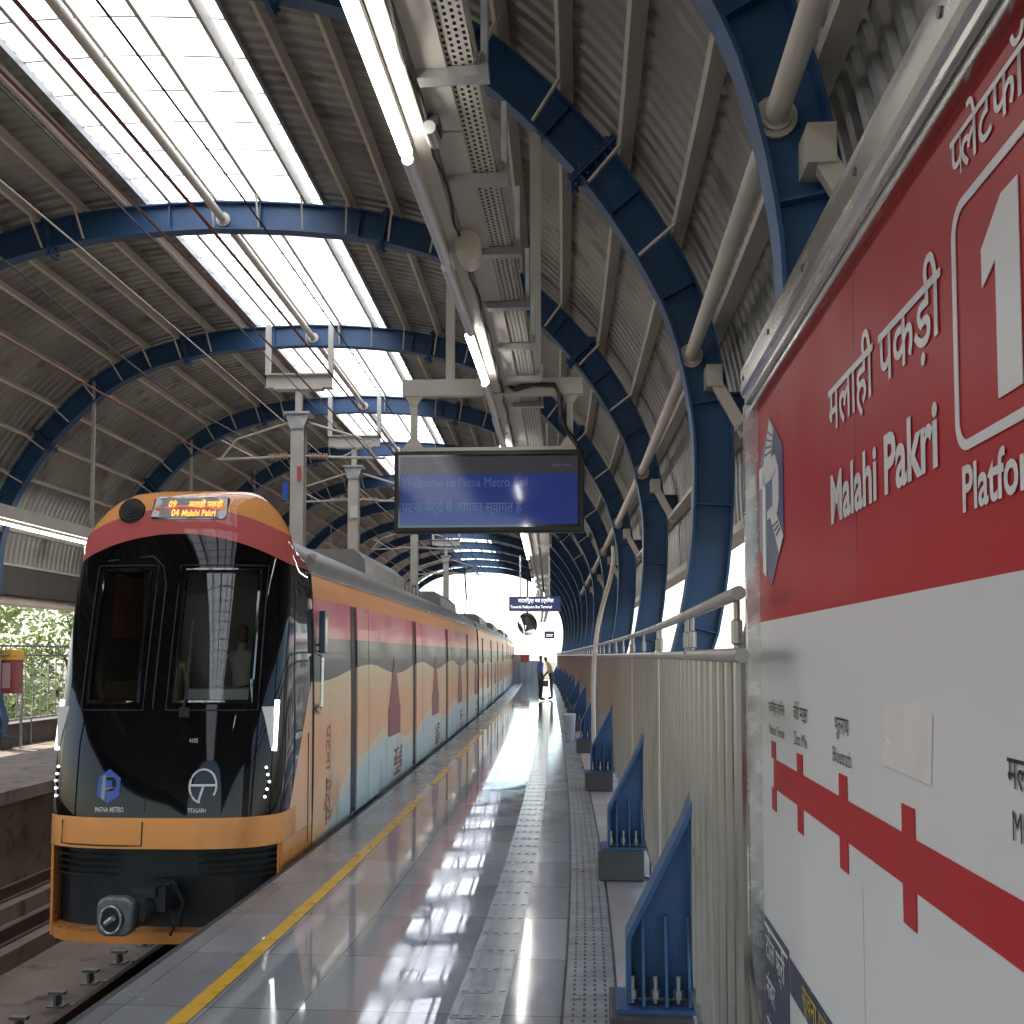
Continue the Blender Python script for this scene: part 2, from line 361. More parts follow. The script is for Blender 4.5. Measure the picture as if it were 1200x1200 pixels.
def lettering(body, size, mat, parent, x, y, z, align='LEFT', bold=.0, name='lettering', depth=.002, sx=1., rot=None, cut=None):
    """text as mesh; local x right, z up, facing -y"""
    cu = bpy.data.curves.new('lettering', 'FONT'); cu.body = body; cu.size = size; cu.align_x = align
    cu.offset = bold * size; cu.extrude = 0; cu.resolution_u = 3
    o = bpy.data.objects.new('lettering', cu); COL.objects.link(o); bpy.context.view_layer.update()
    me = bpy.data.meshes.new_from_object(o.evaluated_get(bpy.context.evaluated_depsgraph_get()))
    bpy.data.objects.remove(o); bpy.data.curves.remove(cu)
    if cut is not None:
        b = bmesh.new(); b.from_mesh(me)
        for c_ in cut:
            bmesh.ops.bisect_plane(b, geom=b.verts[:] + b.edges[:] + b.faces[:], plane_co=(c_, 0, 0), plane_no=(1, 0, 0), clear_outer=True)
        b.to_mesh(me); b.free()
    me.transform(Matrix(((sx, 0, 0, 0), (0, 0, -1, 0), (0, 1, 0, 0), (0, 0, 0, 1))))
    me.materials.clear(); me.materials.append(M[mat])
    ob = bpy.data.objects.new(name, me); COL.objects.link(ob); ob.parent = parent
    ob.matrix_local = Matrix.Translation((x, y, z)) @ (rot or Matrix())
    return ob

# ------------------------------------------------------------------ the gently curving alignment of the station
def heading(s):
    if s <= 5: return .080
    h = .036 + .044 * math.exp(-(s - 5) / 5)
    return h - max(0, s - 38) * .0006
_tab = {}
def path(s):
    if s <= 5: return .080 * s
    k = round(s * 20)
    if k not in _tab:
        x, t = .40, 5.0
        while t < k / 20 - 1e-6: x += heading(t + .025) * .05; t += .05
        _tab[k] = x
    return _tab[k]
def P(s, l, z=0.):
    a = math.atan(heading(s)); return Vector((path(s) + l * math.cos(a), s - l * math.sin(a), z))
def F(s, l=0., z=0.):
    a = math.atan(heading(s)); p = P(s, l, z)
    return Matrix(((math.cos(a), math.sin(a), 0, p.x), (-math.sin(a), math.cos(a), 0, p.y), (0, 0, 1, p.z), (0, 0, 0, 1)))
def frange(a, b, st):
    r = []; x = a
    while x < b - 1e-6: r.append(round(x, 4)); x += st
    return r + [b]
def sweep(prof, ss, mb=None, closed=True, m=0):
    mb = mb or MB(); rows = [[P(s, l, z) for l, z in prof] for s in ss]
    mb.grid(rows, m, closed)
    if closed:
        n = len(prof); o = len(mb.v) - n * len(rows)
        mb.f += [tuple(o + i for i in range(n)), tuple(o + n * (len(rows) - 1) + i for i in range(n))]; mb.m += [m, m]
    return mb
def lam(s): return .115 * max(0., min(1., (16 - s) / 12))
def sweepd(prof, ss, mb=None):
    mb = mb or MB(); rows = [[P(s, l + lam(s), z) for l, z in prof] for s in ss]; mb.grid(rows, 0, True)
    n = len(prof); o = len(mb.v) - n * len(rows)
    mb.f += [tuple(o + i for i in range(n)), tuple(o + n * (len(rows) - 1) + i for i in range(n))]; mb.m += [0, 0]; return mb
def rect(l0, l1, z0, z1): return [(l0, z0), (l1, z0), (l1, z1), (l0, z1)]
S_LONG = frange(-26, 76, 1.0)
T_C = -3.44            # near track centre
C_L = -4.80            # station centre line
MIR = 2 * C_L

# ------------------------------------------------------------------ setting: platforms, tracks, ground
def latuv(l_of):       # uv from stored params
    return lambda mb, i: mb.par[i]
def strip(name, l0, l1, z, ss, mat, n=1, thick=None):
    mb = MB(); mb.par = []; rows = []
    for s in ss:
        row = []
        for k in range(n + 1):
            l = l0 + (l1 - l0) * k / n; row.append(P(s, l, z)); mb.par.append((l, s))
        rows.append(row)
    mb.grid(rows)
    o = mb.build(name, mat, uvs=lambda b, i: b.par[i], fix=False)
    return tag(o, kind='structure')
strip('platform_floor', -2.40, .95, 0, frange(-26, 72, .5), 'granite', 4)
mb = sweep([(-2.43, -.004), (-2.43, -.16), (-2.12, -.22), (-2.12, -1.5), (.95, -1.5), (.95, -.004)], S_LONG[:99])
tag(mb.build('platform_base', 'dark_concrete'), kind='structure')
mb = sweep([(-2.44, .0), (-2.44, -.10), (-2.401, -.10), (-2.401, .0)], S_LONG[:99])
tag(mb.build('platform_edge', 'plinth_grey'), kind='structure')
mb = MB(); mb.par = []
for a, b in ((-8, 12.2), (13.5, 15.7), (16.9, 23), (23.8, 34), (35, 70)):
    ss = frange(a, b, .5); sweep(rect(-1.975, -1.885, .004, .0055), ss, mb)
tag(mb.build('yellow_line', 'yellow_paint'), kind='structure')
mb = MB()
for k in range(130):
    s0 = -2 + k * .36
    mb.add([P(s0, -.69, .004), P(s0, -.44, .004), P(s0 + .35, -.44, .004), P(s0 + .35, -.69, .004)], [(0, 1, 2, 3)])
    if s0 > 30: continue
    for j in range(4):
        l = -.66 + j * .063
        pts = [P(s0 + .03, l - .016, .0045), P(s0 + .03, l + .016, .0045), P(s0 + .32, l + .016, .0045), P(s0 + .32, l - .016, .0045)]
        mb.hexa(pts + [p + Vector((0, 0, .0035)) for p in pts])
tag(mb.build('tactile_paving', 'tread', fix=False), kind='structure')
strip('drain_strip', -.15, .10, .004, frange(-8, 60, .5), 'slotted_tile', 1)
mb = MB()
for l in (-.158, .106): sweep(rect(l - .006, l + .006, .004, .0052), frange(-8, 40, 1), mb)
tag(mb.build('floor_groove', 'black_matte'), kind='structure')
# opposite platform
mb = sweep([(MIR + 2.43, 0), (MIR + 2.43, -.16), (MIR + 2.12, -.22), (MIR + 2.12, -1.5), (MIR - 1.3, -1.5), (MIR - 1.3, 0)], S_LONG[:99])
tag(mb.build('opposite_platform', 'concrete'), kind='structure')
# track slab, rail plinths
mb = sweep(rect(MIR + 2.119, -2.121, -1.6, -1.30), S_LONG)
tag(mb.build('track_bed', 'concrete'), kind='structure')
mb = MB()
for c in (T_C, MIR - T_C):
    for d in (-.48, .48): sweep(rect(c + d - .19, c + d + .19, -1.299, -1.12), S_LONG, mb)
tag(mb.build('rail_plinth', 'concrete'), kind='structure')
k = 0
for c, nm in ((T_C, 'near track, beside the platform'), (MIR - T_C, 'far track, beside the opposite platform')):
    for d, sd_ in ((-.48, 'left'), (.48, 'right')):
        l = c + d
        mb = sweep([(l - .045, -1.118), (l + .045, -1.118), (l + .045, -1.10), (l + .012, -1.09), (l + .012, -1.0), (l + .026, -.99), (l + .026, -.96), (l - .026, -.96), (l - .026, -.99), (l - .012, -1.0), (l - .012, -1.09), (l - .045, -1.10)], S_LONG)
        o = mb.build('rail', 'rail_brown', origin=P(-26, l, -1.118)); tag(o, f'{sd_} steel rail of the {nm}', 'rail', 'running rails of the two tracks')
# stub brackets on the slab
kk = 0
BR = []
for i in range(9):
    for j, l in enumerate((-4.22, -4.55)):
        s = 5.9 + i * .62 + j * .3
        mb = MB(); mb.box(-.07, .07, -.06, .06, 0, .012); mb.box(-.012, .012, -.05, .05, .012, .1); mb.box(-.07, .07, -.03, .03, .10, .125)
        o = mb.build('fastening_stub', 'cast_steel', mtx=F(s, l, -1.299))
        tag(o, f'grey stub bracket on the track slab, {ORD[i]} from the camera in its {"inner" if j == 0 else "outer"} row', 'bracket', 'stub brackets on the track slab')
# ground far below the viaduct
mb = MB(); mb.add([(-900, -900, -9), (900, -900, -9), (900, 1500, -9), (-900, 1500, -9)], [(0, 1, 2, 3)])
tag(mb.build('ground', 'earth'), kind='structure')

# ------------------------------------------------------------------ arches
def catmull(pts, n=4):
    out = []
    for i in range(len(pts) - 1):
        p0, p1, p2, p3 = [Vector((*pts[max(0, min(len(pts) - 1, j))], 0)) for j in (i - 1, i, i + 1, i + 2)]
        for k in range(n):
            t = k / n
            q = .5 * ((2 * p1) + (p2 - p0) * t + (2 * p0 - 5 * p1 + 4 * p2 - p3) * t * t + (3 * p1 - p0 - 3 * p2 + p3) * t ** 3)
            out.append((q.x, q.y))
    return out + [pts[-1]]
INNER = [(.37, 1.0), (.63, 1.72), (.765, 2.4), (.81, 3.1), (.78, 3.65), (.63, 4.3), (.38, 4.82), (.04, 5.35), (-.36, 5.83), (-.88, 6.32), (-1.4, 6.67), (-2.0, 6.94), (-2.9, 7.17), (-3.85, 7.28), (C_L, 7.32)]
half = [(.13, .25), (.13, .52)] + catmull(INNER, 3)
def offset(pr, kx, kz):
    out = []
    for i, (l, z) in enumerate(pr):
        a, b = pr[max(0, i - 1)], pr[min(len(pr) - 1, i + 1)]
        dx, dz = b[0] - a[0], b[1] - a[1]; q = math.hypot(dx, dz); nx, nz = dz / q, -dx / q
        if i < 2: nx, nz = 1, 0
        if z < 1.8 and nz < 0: nz *= .35
        out.append((l + nx * kx, z + nz * kz))
    return out
def spread(z): return .20 * max(0., 3.0 - z)
def full(pr): return pr + [(2 * C_L - l - spread(z), z) for l, z in pr[-2::-1]]
inner = full(half); outer = full(offset(half, .31, .38))
def band(pr, t, y0, y1, mb):      # flange plate along a profile: thickness t inwards(+)
    pr2 = []
    n = len(pr)
    for i, (l, z) in enumerate(pr):
        a, b = pr[max(0, i - 1)], pr[min(n - 1, i + 1)]
        dx, dz = b[0] - a[0], b[1] - a[1]; q = math.hypot(dx, dz); pr2.append((l + dz / q * t, z - dx / q * t))
    rows = [[(a[0], y0, a[1]), (a[0], y1, a[1]), (b[0], y1, b[1]), (b[0], y0, b[1])] for a, b in zip(pr, pr2)]
    mb.grid(rows, 0, True); o = len(mb.v) - 4 * n
    mb.f += [(o, o + 1, o + 2, o + 3), (o + 4 * n - 4, o + 4 * n - 3, o + 4 * n - 2, o + 4 * n - 1)]; mb.m += [0, 0]
ARCH_S = [4.45, 8.0, 13.1, 18.2] + [18.2 + 5.1 * k for k in range(1, 11)]
def purlin_pts():
    pr = offset(half, .31 + .075, .38 + .085)
    pr = [p for p in pr if p[1] > 3.0]
    d = [0]
    for a, b in zip(pr, pr[1:]): d.append(d[-1] + math.hypot((b[0] - a[0]) * 1.5, b[1] - a[1]))
    res = []
    for k in range(13):
        t = .35 + (d[-1] - .35) * k / 12.0
        for i in range(len(d) - 1):
            if d[i] <= t <= d[i + 1] + 1e-6:
                f = (t - d[i]) / (d[i + 1] - d[i]); a, b = pr[i], pr[i + 1]
                tx, tz = b[0] - a[0], b[1] - a[1]; q = math.hypot(tx, tz)
                res.append((a[0] + tx * f, a[1] + tz * f, tz / q, -tx / q)); break
    return res
PUR = purlin_pts()
PUR_ALL = PUR + [(2 * C_L - l, z, -nx, nz) for l, z, nx, nz in PUR[:-1]]
def make_arch():
    root = thing('roof_arch', Matrix(), '', 'arch', 'blue steel roof arches')
    mb = MB()
    band(inner, .02, -.09, .09, mb); band(offset_full(-.0), -.02, -.09, .09, mb)
    rows = [[(a[0], -.008, a[1]), (b[0], -.008, b[1])] for a, b in zip(inner, outer)]; mb.grid(rows)
    rows = [[(a[0], .008, a[1]), (b[0], .008, b[1])] for a, b in zip(inner, outer)]; mb.grid(rows)
    # web stiffeners
    for i in range(6, len(inner) - 6, 4):
        a, b = Vector((inner[i][0], 0, inner[i][1])), Vector((outer[i][0], 0, outer[i][1]))
        d = (b - a); mb.bar(a + d * .06, b - d * .06, .012, .15, up=(0, 1, 0))
    mb.build('rib', 'blue_steel', root)
    # bolted splice plates that stand proud of the flanges
    for i in range(len(inner)):
        l, z = inner[i]
        if i in SPL:
            a, b = Vector((inner[i][0], 0, inner[i][1])), Vector((outer[i][0], 0, outer[i][1])); d = b - a
            t = d.cross(Vector((0, 1, 0))).normalized()
            mb = MB()
            for sgn in (-1, 1): mb.bar(a - d * .28 + t * .014 * sgn, b + d * .2 + t * .014 * sgn, .022, .22, up=(0, 1, 0))
            for q in (-.16, .2, .5, .8, 1.08):
                for yy in (-.06, .06):
                    c = a + d * q + Vector((0, yy, 0)); mb.tube([c - t * .06, c + t * .06], .016, 6)
            mb.build('splice_plate', 'blue_steel', root)
    # outward brackets that carry the eaves
    for sg in (1, -1):
        g = lambda l: l if sg == 1 else 2 * C_L - l
        mb = MB(); x0, x1 = sorted((g(1.09), g(1.95)))
        mb.box(x0, x1, -.055, .055, 3.73, 3.75); mb.box(x0, x1, -.055, .055, 3.44, 3.46); mb.box(x0, x1, -.006, .006, 3.46, 3.73)
        mb.build('eaves_bracket', 'blue_steel', root)
        mb = MB(); mb.bar((g(.95), -.12, 3.86), (g(1.2), -.16, 3.38), .09, .09)
        mb.box(min(g(.9), g(1.02)), max(g(.9), g(1.02)), -.2, -.0081, 3.76, 3.93)
        mb.build('knee_brace', 'beige_paint', root)
        # foot
        if sg < 0: g = lambda l: 2 * C_L - l - .55
        mb = MB(); x0, x1 = sorted((g(.085), g(.42))); mb.box(x0, x1, -.14, .14, .225, .243); mb.build('base_plate', 'blue_steel', root)
        for yy in (.018,):
            for k in range(3):
                x = g(.20 + .095 * k); mb = MB()
                mb.hexa([(x - .006, -.125, .2505), (x + .006, -.125, .2505), (x + .006, -.0085, .2505), (x - .006, -.0085, .2505), (x - .006, -.035, .60), (x + .006, -.035, .60), (x + .006, -.0085, .60), (x - .006, -.0085, .60)])
                mb.build('stiffener', 'blue_steel', root)
                x = g(.155 + .095 * k); mb = MB(); mb.tube([(x, -.07, .2505), (x, -.07, .36)], .011, 6); mb.tube([(x, -.07, .27), (x, -.07, .305)], .022, 6)
                mb.build('anchor_bolt', 'galv', root)
    # fly braces from the purlins down to the lower flange
    for l, z, nx, nz in PUR_ALL[2:-2]:
        mb = MB(); a = Vector((l, -.30, z - .02)); b = Vector((l - nx * .36 * 1.0, -.09, z - nz * .44)); mb.bar(a, b, .022, .022); mb.build('fly_brace', 'beige_paint', root)
    return root
def offset_full(t): return full(offset(half, .31 + t, .38 + t))
SPL = set()
for tz, sg in ((5.52, 1), (7.08, 1)):
    i = min(range(len(half)), key=lambda k: abs(half[k][1] - tz) + (0 if k > 2 else 9)); SPL.add(i); SPL.add(len(inner) - 1 - i)
i31 = min(range(len(half)), key=lambda k: abs(half[k][1] - 3.1)); 
arch0 = make_arch()
ARCH_LAB = ['nearest blue steel roof arch, curving up behind the red and white station sign',
            'second blue steel roof arch from the camera, the one carrying the overhead display']
for k, s in enumerate(ARCH_S):
    lab = ARCH_LAB[k] if k < 2 else f'blue steel roof arch over the train, {ORD[k]} in the row counted from the camera'
    if k == 0: arch0.matrix_local = F(s); arch0['label'] = lab; a_ = arch0
    else:
        a_ = dup(arch0, F(s), lab)
        if k > 6:
            for ch in list(a_.children):
                if ch.name.split('.')[0] in ('fly_brace', 'anchor_bolt', 'stiffener', 'knee_brace', 'splice_plate'): bpy.data.objects.remove(ch)
    for sg, side in ((1, 'station-sign side'), (-1, 'opposite platform side')):
        mb = MB(); x0, x1 = (.06, .40) if sg == 1 else (2 * C_L - 1.07, 2 * C_L - .61)
        mb.box(x0, x1, -.19, .21, .005, .225)
        o = mb.build('concrete_plinth', 'plinth_grey', mtx=F(s), bevel=.008)
        tag(o, f'dark concrete plinth under the {ORD[k]} blue arch, ' + ('railing side of the near platform' if sg == 1 else 'far side of the opposite platform'), 'plinth', 'plinths of the arches')

# ------------------------------------------------------------------ canopy: sheeting, skylight, purlins, eaves
roof = thing('station_canopy', F(-26), 'vaulted corrugated metal canopy with white translucent skylight over both tracks', 'canopy')
inv = MT[roof.name].inverted()
RL = offset(half, .31 + .155, .38 + .175)
RL = [p for p in RL if p[1] > 2.85]; RL = [(1.285, 2.85)] + [p for p in RL if p[1] > 2.95]
def cut_at(pr, l):
    a = [p for p in pr if p[0] > l]; b = [p for p in pr if p[0] <= l]; p, q = a[-1], b[0]; f = (l - p[0]) / (q[0] - p[0])
    return a + [(l, p[1] + (q[1] - p[1]) * f)]
fullRL = full(RL)
R_part = cut_at(fullRL, -3.40); cutL = cut_at(fullRL, -5.80)[-1]; L_part = [cutL] + [p for p in fullRL if p[0] < -5.801]
SKY = [p for p in fullRL if -5.80 < p[0] < -3.40]; SKY = [R_part[-1]] + SKY + [L_part[0]]
def canopy_sheet(pr):
    mb = MB(); rows = []; s = -26.0; pitch = .19
    nrm = []
    for i in range(len(pr)):
        a, b = pr[max(0, i - 1)], pr[min(len(pr) - 1, i + 1)]; dx, dz = b[0] - a[0], b[1] - a[1]; q = math.hypot(dx, dz); nrm.append((dz / q, -dx / q))
    while s < 70:
        for ds, h in ((0, 0), (.075, 0), (.105, .028), (.16, .028)):
            rows.append([P(s + ds, l + n[0] * h, z + n[1] * h) for (l, z), n in zip(pr, nrm)])
        s += pitch
    mb.grid(rows); return mb
for pr in (R_part, L_part):
    o = canopy_sheet(pr).build('roof_sheet', 'roof_sheet', fix=False); o.parent = roof; o.matrix_local = inv.copy()
mb = sweep([(l, z + .045) for l, z in SKY], frange(-26, 70, 1.0), closed=False)
o = mb.build('skylight', 'skylight', fix=False); o.parent = roof; o.matrix_local = inv.copy()
mb = MB(); s = -25.6
while s < 69:
    rows = [[P(s - .012, l, z + .02), P(s + .012, l, z + .02), P(s + .012, l, z + .044), P(s - .012, l, z + .044)] for l, z in SKY]; mb.grid(rows, 0, True); s += .66
o = mb.build('glazing_bar', 'galv', fix=False); tag(o, kind='stuff'); o.parent = roof; o.matrix_local = inv.copy()
for l, z, nx, nz in PUR_ALL:
    mb = MB(); tx, tz = nz, -nx
    c = [(-.5, -.5), (.5, -.5), (.5, .5), (-.5, .5)]
    prof = [(l + tx * a * .042 + nx * b * .14, z + tz * a * .042 + nz * b * .15) for a, b in c]
    o = sweep(prof, frange(-26, 70, 1.0), mb).build('purlin', 'beige_paint'); o.parent = roof; o.matrix_local = inv.copy()
for sg in (1, -1):
    g = lambda l: l if sg == 1 else 2 * C_L - l
    pts = [(g(1.20), 2.70), (g(1.33), 2.66), (g(1.36), 2.86), (g(1.30), 2.86), (g(1.28), 2.74), (g(1.21), 2.76)]
    o = sweep(pts, frange(-26, 70, 1.0)).build('gutter', 'beige_paint'); o.parent = roof; o.matrix_local = inv.copy()
    for e in (-3.40, -5.80): pass
for l in (-3.40, -5.80):
    z = [p[1] for p in SKY][0]
    o = sweep(rect(l - .02, l + .02, z - .05, z + .03), frange(-26, 70, 1.0)).build('skylight_trim', 'train_grey'); o.parent = roof; o.matrix_local = inv.copy()
# lower side cladding of the canopy above the far eaves (dark fascia)
o = sweep(rect(MIR - 1.22, MIR - 1.16, 2.87, 3.42), frange(-26, 70, 1.0)).build('fascia', 'dark_concrete'); o.parent = roof; o.matrix_local = inv.copy()
# tie pipes between neighbouring arches
for k in range(8):
    s0 = ARCH_S[k - 1] if k else -1.0; s1 = ARCH_S[k]
    for l, z, nm in ((.80, 4.05, 'right haunch'), (C_L + .1, 7.47, 'crown'), (2 * C_L - .80, 4.05, 'left haunch')):
        a, b = P(s0 + .012, l, z), P(s1 - .012, l, z); d = (b - a).normalized()
        mb = MB(); mb.tube([a, b], .052, 12)
        t = thing('tie_pipe', Matrix.Translation(a), f'beige tie pipe at the {nm} of the roof, ending at the {ORD[k]} arch', 'pipe', 'tie pipes between the arches')
        mb.build('pipe', 'beige_paint', t, Matrix.Translation(-a), smooth=True)
        mb = MB(); mb.disc(b - d * .012, d, .095, .02, 18); mb.disc(b - d * .03, d, .07, .02, 18)
        mb.build('flange', 'beige_paint', t, Matrix.Translation(-a))

# ------------------------------------------------------------------ railing
RAIL_L = .415
def railing(s0, s1, l0, sg, label, sp=.20, r0=.018, zb=.30):
    t = thing('railing', F(s0, l0), label, 'railing', 'railing panels along the platforms'); iv = MT[t.name].inverted()
    mb = MB(); s = s0 + .06
    while s < s1 - .03:
        mb.tube([P(s, l0, zb + .02), P(s, l0, 1.68)], r0, 8); s += sp
    mb.build('bars', 'steel', t, iv, smooth=True)
    for nm, z, r in (('bottom_rail', zb, .024), ('middle_rail', 1.70, .022)):
        mb = MB(); mb.tube([P(s, l0, z) for s in frange(s0, s1, .6)], r, 10); mb.build(nm, 'steel', t, iv, smooth=True)
    mb = MB(); mb.tube([P(s, l0 - .01 * sg, 1.875) for s in frange(s0 - .02, s1 + .02, .6)], .0205, 12); mb.build('top_rail', 'steel', t, iv, smooth=True)
    n = max(2, int((s1 - s0) / 1.1) + 1)
    for i in range(n):
        s = s0 + .1 + (s1 - s0 - .2) * i / (n - 1)
        mb = MB(); mb.tube([P(s, l0, 1.70), P(s, l0, 1.73), P(s, l0, 1.735), P(s, l0, 1.80), P(s, l0, 1.805), P(s, l0, 1.87)], [.010, .010, .017, .017, .010, .010], 10); mb.build('post', 'steel', t, iv, smooth=True); mb = MB()
        mb.tube([P(s, l0 + .05 * sg, .008), P(s, l0 + .05 * sg, .022), P(s, l0 + .05 * sg, .024), P(s, l0 + .05 * sg, .5), P(s, l0 + .01 * sg, .9)], [.055, .055, .018, .018, .018], 12)
        mb.build('stanchion', 'steel', t, iv, smooth=True)
    return t
cuts = [2.88, 4.5, 6.45, 9.4, 12.4, 15.6, 19.0, 23.0, 28, 34, 41, 50, 60, 70]
for k in range(len(cuts) - 1):
    railing(cuts[k] + .035, cuts[k + 1] - .035, RAIL_L, 1, f'brushed steel barred railing panel on the near platform, {ORD[k]} counted from the camera')
for k, (a, b) in enumerate(((8, 16), (16, 24), (24, 34))):
    railing(a + .04, b - .04, MIR - RAIL_L - .35, -1, f'steel barred railing on the opposite platform, {ORD[k]} long panel from the camera', .30, .011, .5)
# pale granite block and kerb under the railing
mb = MB(); mb.box(-.12, .30, -.9, .9, 0, .09)
tag(mb.build('stone_block', 'bin_grey', mtx=F(4.3, .64, .006), bevel=.01), 'pale polished stone block at the foot of the nearest railing', 'stone block')
o = sweep(rect(MIR - 1.28, MIR - .86, .004, .42), frange(-26, 70, 1.0)).build('parapet_wall', 'dark_concrete', origin=P(-26, MIR - 1.0, 0)); tag(o, 'low dark parapet wall along the back of the opposite platform', 'wall')

t = thing('notice_board', F(18.5, MIR - RAIL_L - .28, 1.0), 'small notice board with a yellow head on the opposite platform railing at the left edge', 'notice board')
mb = MB(); mb.box(-.20, .20, -.04, -.01, .0, .62); mb.build('panel', 'maroon', t)
mb = MB(); mb.box(-.17, -.02, -.046, -.0405, .10, .56); mb.build('sheet', 'building_pink', t)
mb = MB(); mb.box(-.23, .23, -.06, .0, .621, .80); mb.build('head', 'yellow_paint', t)
mb = MB(); mb.box(-.20, -.17, -.03, .01, -.99, -.001); mb.build('leg', 'galv', t)
mb = MB(); mb.box(.17, .20, -.03, .01, -.99, -.001); mb.build('leg', 'galv', t)
# ------------------------------------------------------------------ station name board
bet = .080
U = Vector((-math.sin(bet), -math.cos(bet), 0)); NRM = Vector((-math.cos(bet), math.sin(bet), 0))
b0 = Vector((.842, 3.47, 0))
BM = Matrix(((U.x, -NRM.x, 0, b0.x), (U.y, -NRM.y, 0, b0.y), (0, 0, 1, 0), (0, 0, 0, 1)))
bd = thing('station_name_board', BM, 'large red and white station name board reading Malahi Pakri in a steel frame', 'sign')
BL = 2.75
mb = MB(); mb.box(0, BL, .0, .035, 1.812, 2.56); mb.build('red_panel', 'sign_red', bd)
mb = MB(); mb.box(0, BL, .0, .035, .30, 1.8118); mb.build('white_panel', 'sign_white', bd)
mb = MB()
mb.box(-.065, BL + .065, -.050, .05, 2.588, 2.705); mb.build('top_frame', 'bright_steel', bd, bevel=.020)
mb = MB(); mb.box(-.03, BL + .03, -.022, .05, 2.545, 2.566); mb.box(-.03, BL + .03, -.036, .03, 2.5675, 2.5865); mb.build('top_trim', 'bright_steel', bd, bevel=.003)
mb = MB(); mb.box(-.034, -.0, -.046, .05, .26, 2.56); mb.box(-.062, -.036, -.035, .05, .0, 2.60); mb.build('side_frame', 'bright_steel', bd, bevel=.003)
mb = MB(); mb.box(BL, BL + .05, -.014, .05, .26, 2.56); mb.box(BL + .052, BL + .08, 0, .05, 0, 2.60); mb.build('side_frame', 'bright_steel', bd, bevel=.003)
mb = MB(); mb.box(-.03, BL + .03, -.014, .05, .24, .299); mb.build('bottom_frame', 'bright_steel', bd, bevel=.003)
mb = MB(); mb.box(0, BL, .036, .06, .26, 2.55); mb.build('back_panel', 'galv', bd)
for x in (.25, BL - .3):
    mb = MB(); mb.box(x, x + .06, .01, .05, .0, .24); mb.build('leg', 'bright_steel', bd)
FY = -.0025
def flat(poly, mat, name='marking', y=-.001, t=.0015, par=None, bev=0):
    mb = MB(); mb.prism(poly, lambda a, b, k: (a, y - k * t, b)); return mb.build(name, mat, par or bd)
for k in range(6):
    x = .02 + k * .5
    mb = MB(); mb.disc((x, -.0515, 2.646), (0, 1, 0), .009, .004, 10); mb.build('frame_screw', 'cast_steel', bd)
for u in (1.29, 2.52):
    flat([(u, .30), (u + .0016, .30), (u + .0016, 1.2149), (u, 1.2149)], 'galv', 'vinyl_seam', -.0003, .0003); flat([(u, 1.8125), (u + .0016, 1.8125), (u + .0016, 2.54), (u, 2.54)], 'maroon', 'vinyl_seam', -.0003, .0003)
# line map
flat([(.235, 1.285), (BL, 1.285), (BL, 1.377), (.235, 1.377)], 'sign_red', 'route_line')
for u in (.235, .645, 1.136, 1.62, 2.18):
    for z0, z1 in ((1.215, 1.2849), (1.3771, 1.43)): flat([(u - .038, z0), (u + .038, z0), (u + .038, z1), (u - .038, z1)], 'sign_red', 'station_tick')
for u, hi, en, k in ((.29, 'पाटलिपुत्र टर्मिनल', 'Patliputra Terminal', .8), (.66, 'जीरो माइल', 'Zero Mile', 1.), (1.13, 'भूतनाथ', 'Bhootnath', 1.), (2.2, 'मलाही पकड़ी', 'Malahi Pakri', 1.12)):
    lettering(en, .052 * k, 'letter_black', bd, u, FY, 1.452, 'CENTER', .0, sx=.82)
    lettering(hi, .056 * k, 'letter_black', bd, u, FY, 1.522, 'CENTER', .008, sx=.85)
flat([(1.47, 1.488), (1.75, 1.482), (1.765, 1.60), (1.70, 1.618), (1.475, 1.606)], 'sticker', 'blank_sticker')
# red part
lettering('Malahi Pakri', .157, 'letter_white', bd, 1.06, FY, 2.012, 'LEFT', .028, sx=1.0)
lettering('मलाही पकड़ी', .162, 'letter_white', bd, 1.06, FY, 2.225, 'LEFT', .012, sx=1.02)
lettering('Platform', .097, 'letter_white', bd, 1.925, FY, 1.918, 'LEFT', .022, sx=.95)
x = 1.91
for tx, ct in (('प', [.046]), ('ले', None), ('ट', None), ('फॉ', None), ('म', None)):
    ob = lettering(tx, .105, 'letter_white', bd, x, FY, 2.435, 'LEFT', .010, cut=ct); x += max(v.co.x for v in ob.data.vertices) - .003
flat([(x - .020, 2.505), (x - .006, 2.505), (x + .010, 2.535), (x - .005, 2.548), (x - .020, 2.543), (x - .008, 2.53)], 'letter_white', 'lettering')
# rounded box with the numeral
def rrect(x0, x1, z0, z1, r, n=6):
    pts = []
    for cx, cz, a0 in ((x1 - r, z1 - r, 0), (x0 + r, z1 - r, 90), (x0 + r, z0 + r, 180), (x1 - r, z0 + r, 270)):
        for k in range(n + 1): a = rad(a0 + 90 * k / n); pts.append((cx + r * math.cos(a), cz + r * math.sin(a)))
    return pts
A, B = rrect(1.905, 2.295, 2.008, 2.395, .05), rrect(1.921, 2.279, 2.024, 2.379, .036)
mb = MB(); n = len(A)
mb.add([(a, -.001, b) for a, b in A] + [(a, -.001, b) for a, b in B] + [(a, -.0026, b) for a, b in A] + [(a, -.0026, b) for a, b in B],
       [(2 * n + i, 2 * n + (i + 1) % n, 3 * n + (i + 1) % n, 3 * n + i) for i in range(n)] + [(i, (i + 1) % n, 2 * n + (i + 1) % n, 2 * n + i) for i in range(n)] + [(n + i, n + (i + 1) % n, 3 * n + (i + 1) % n, 3 * n + i) for i in range(n)])
mb.build('number_box', 'letter_white', bd)
flat([(2.075, 2.055), (2.155, 2.055), (2.155, 2.335), (2.10, 2.335), (2.025, 2.285), (2.025, 2.228), (2.075, 2.252)], 'letter_white', 'platform_number')
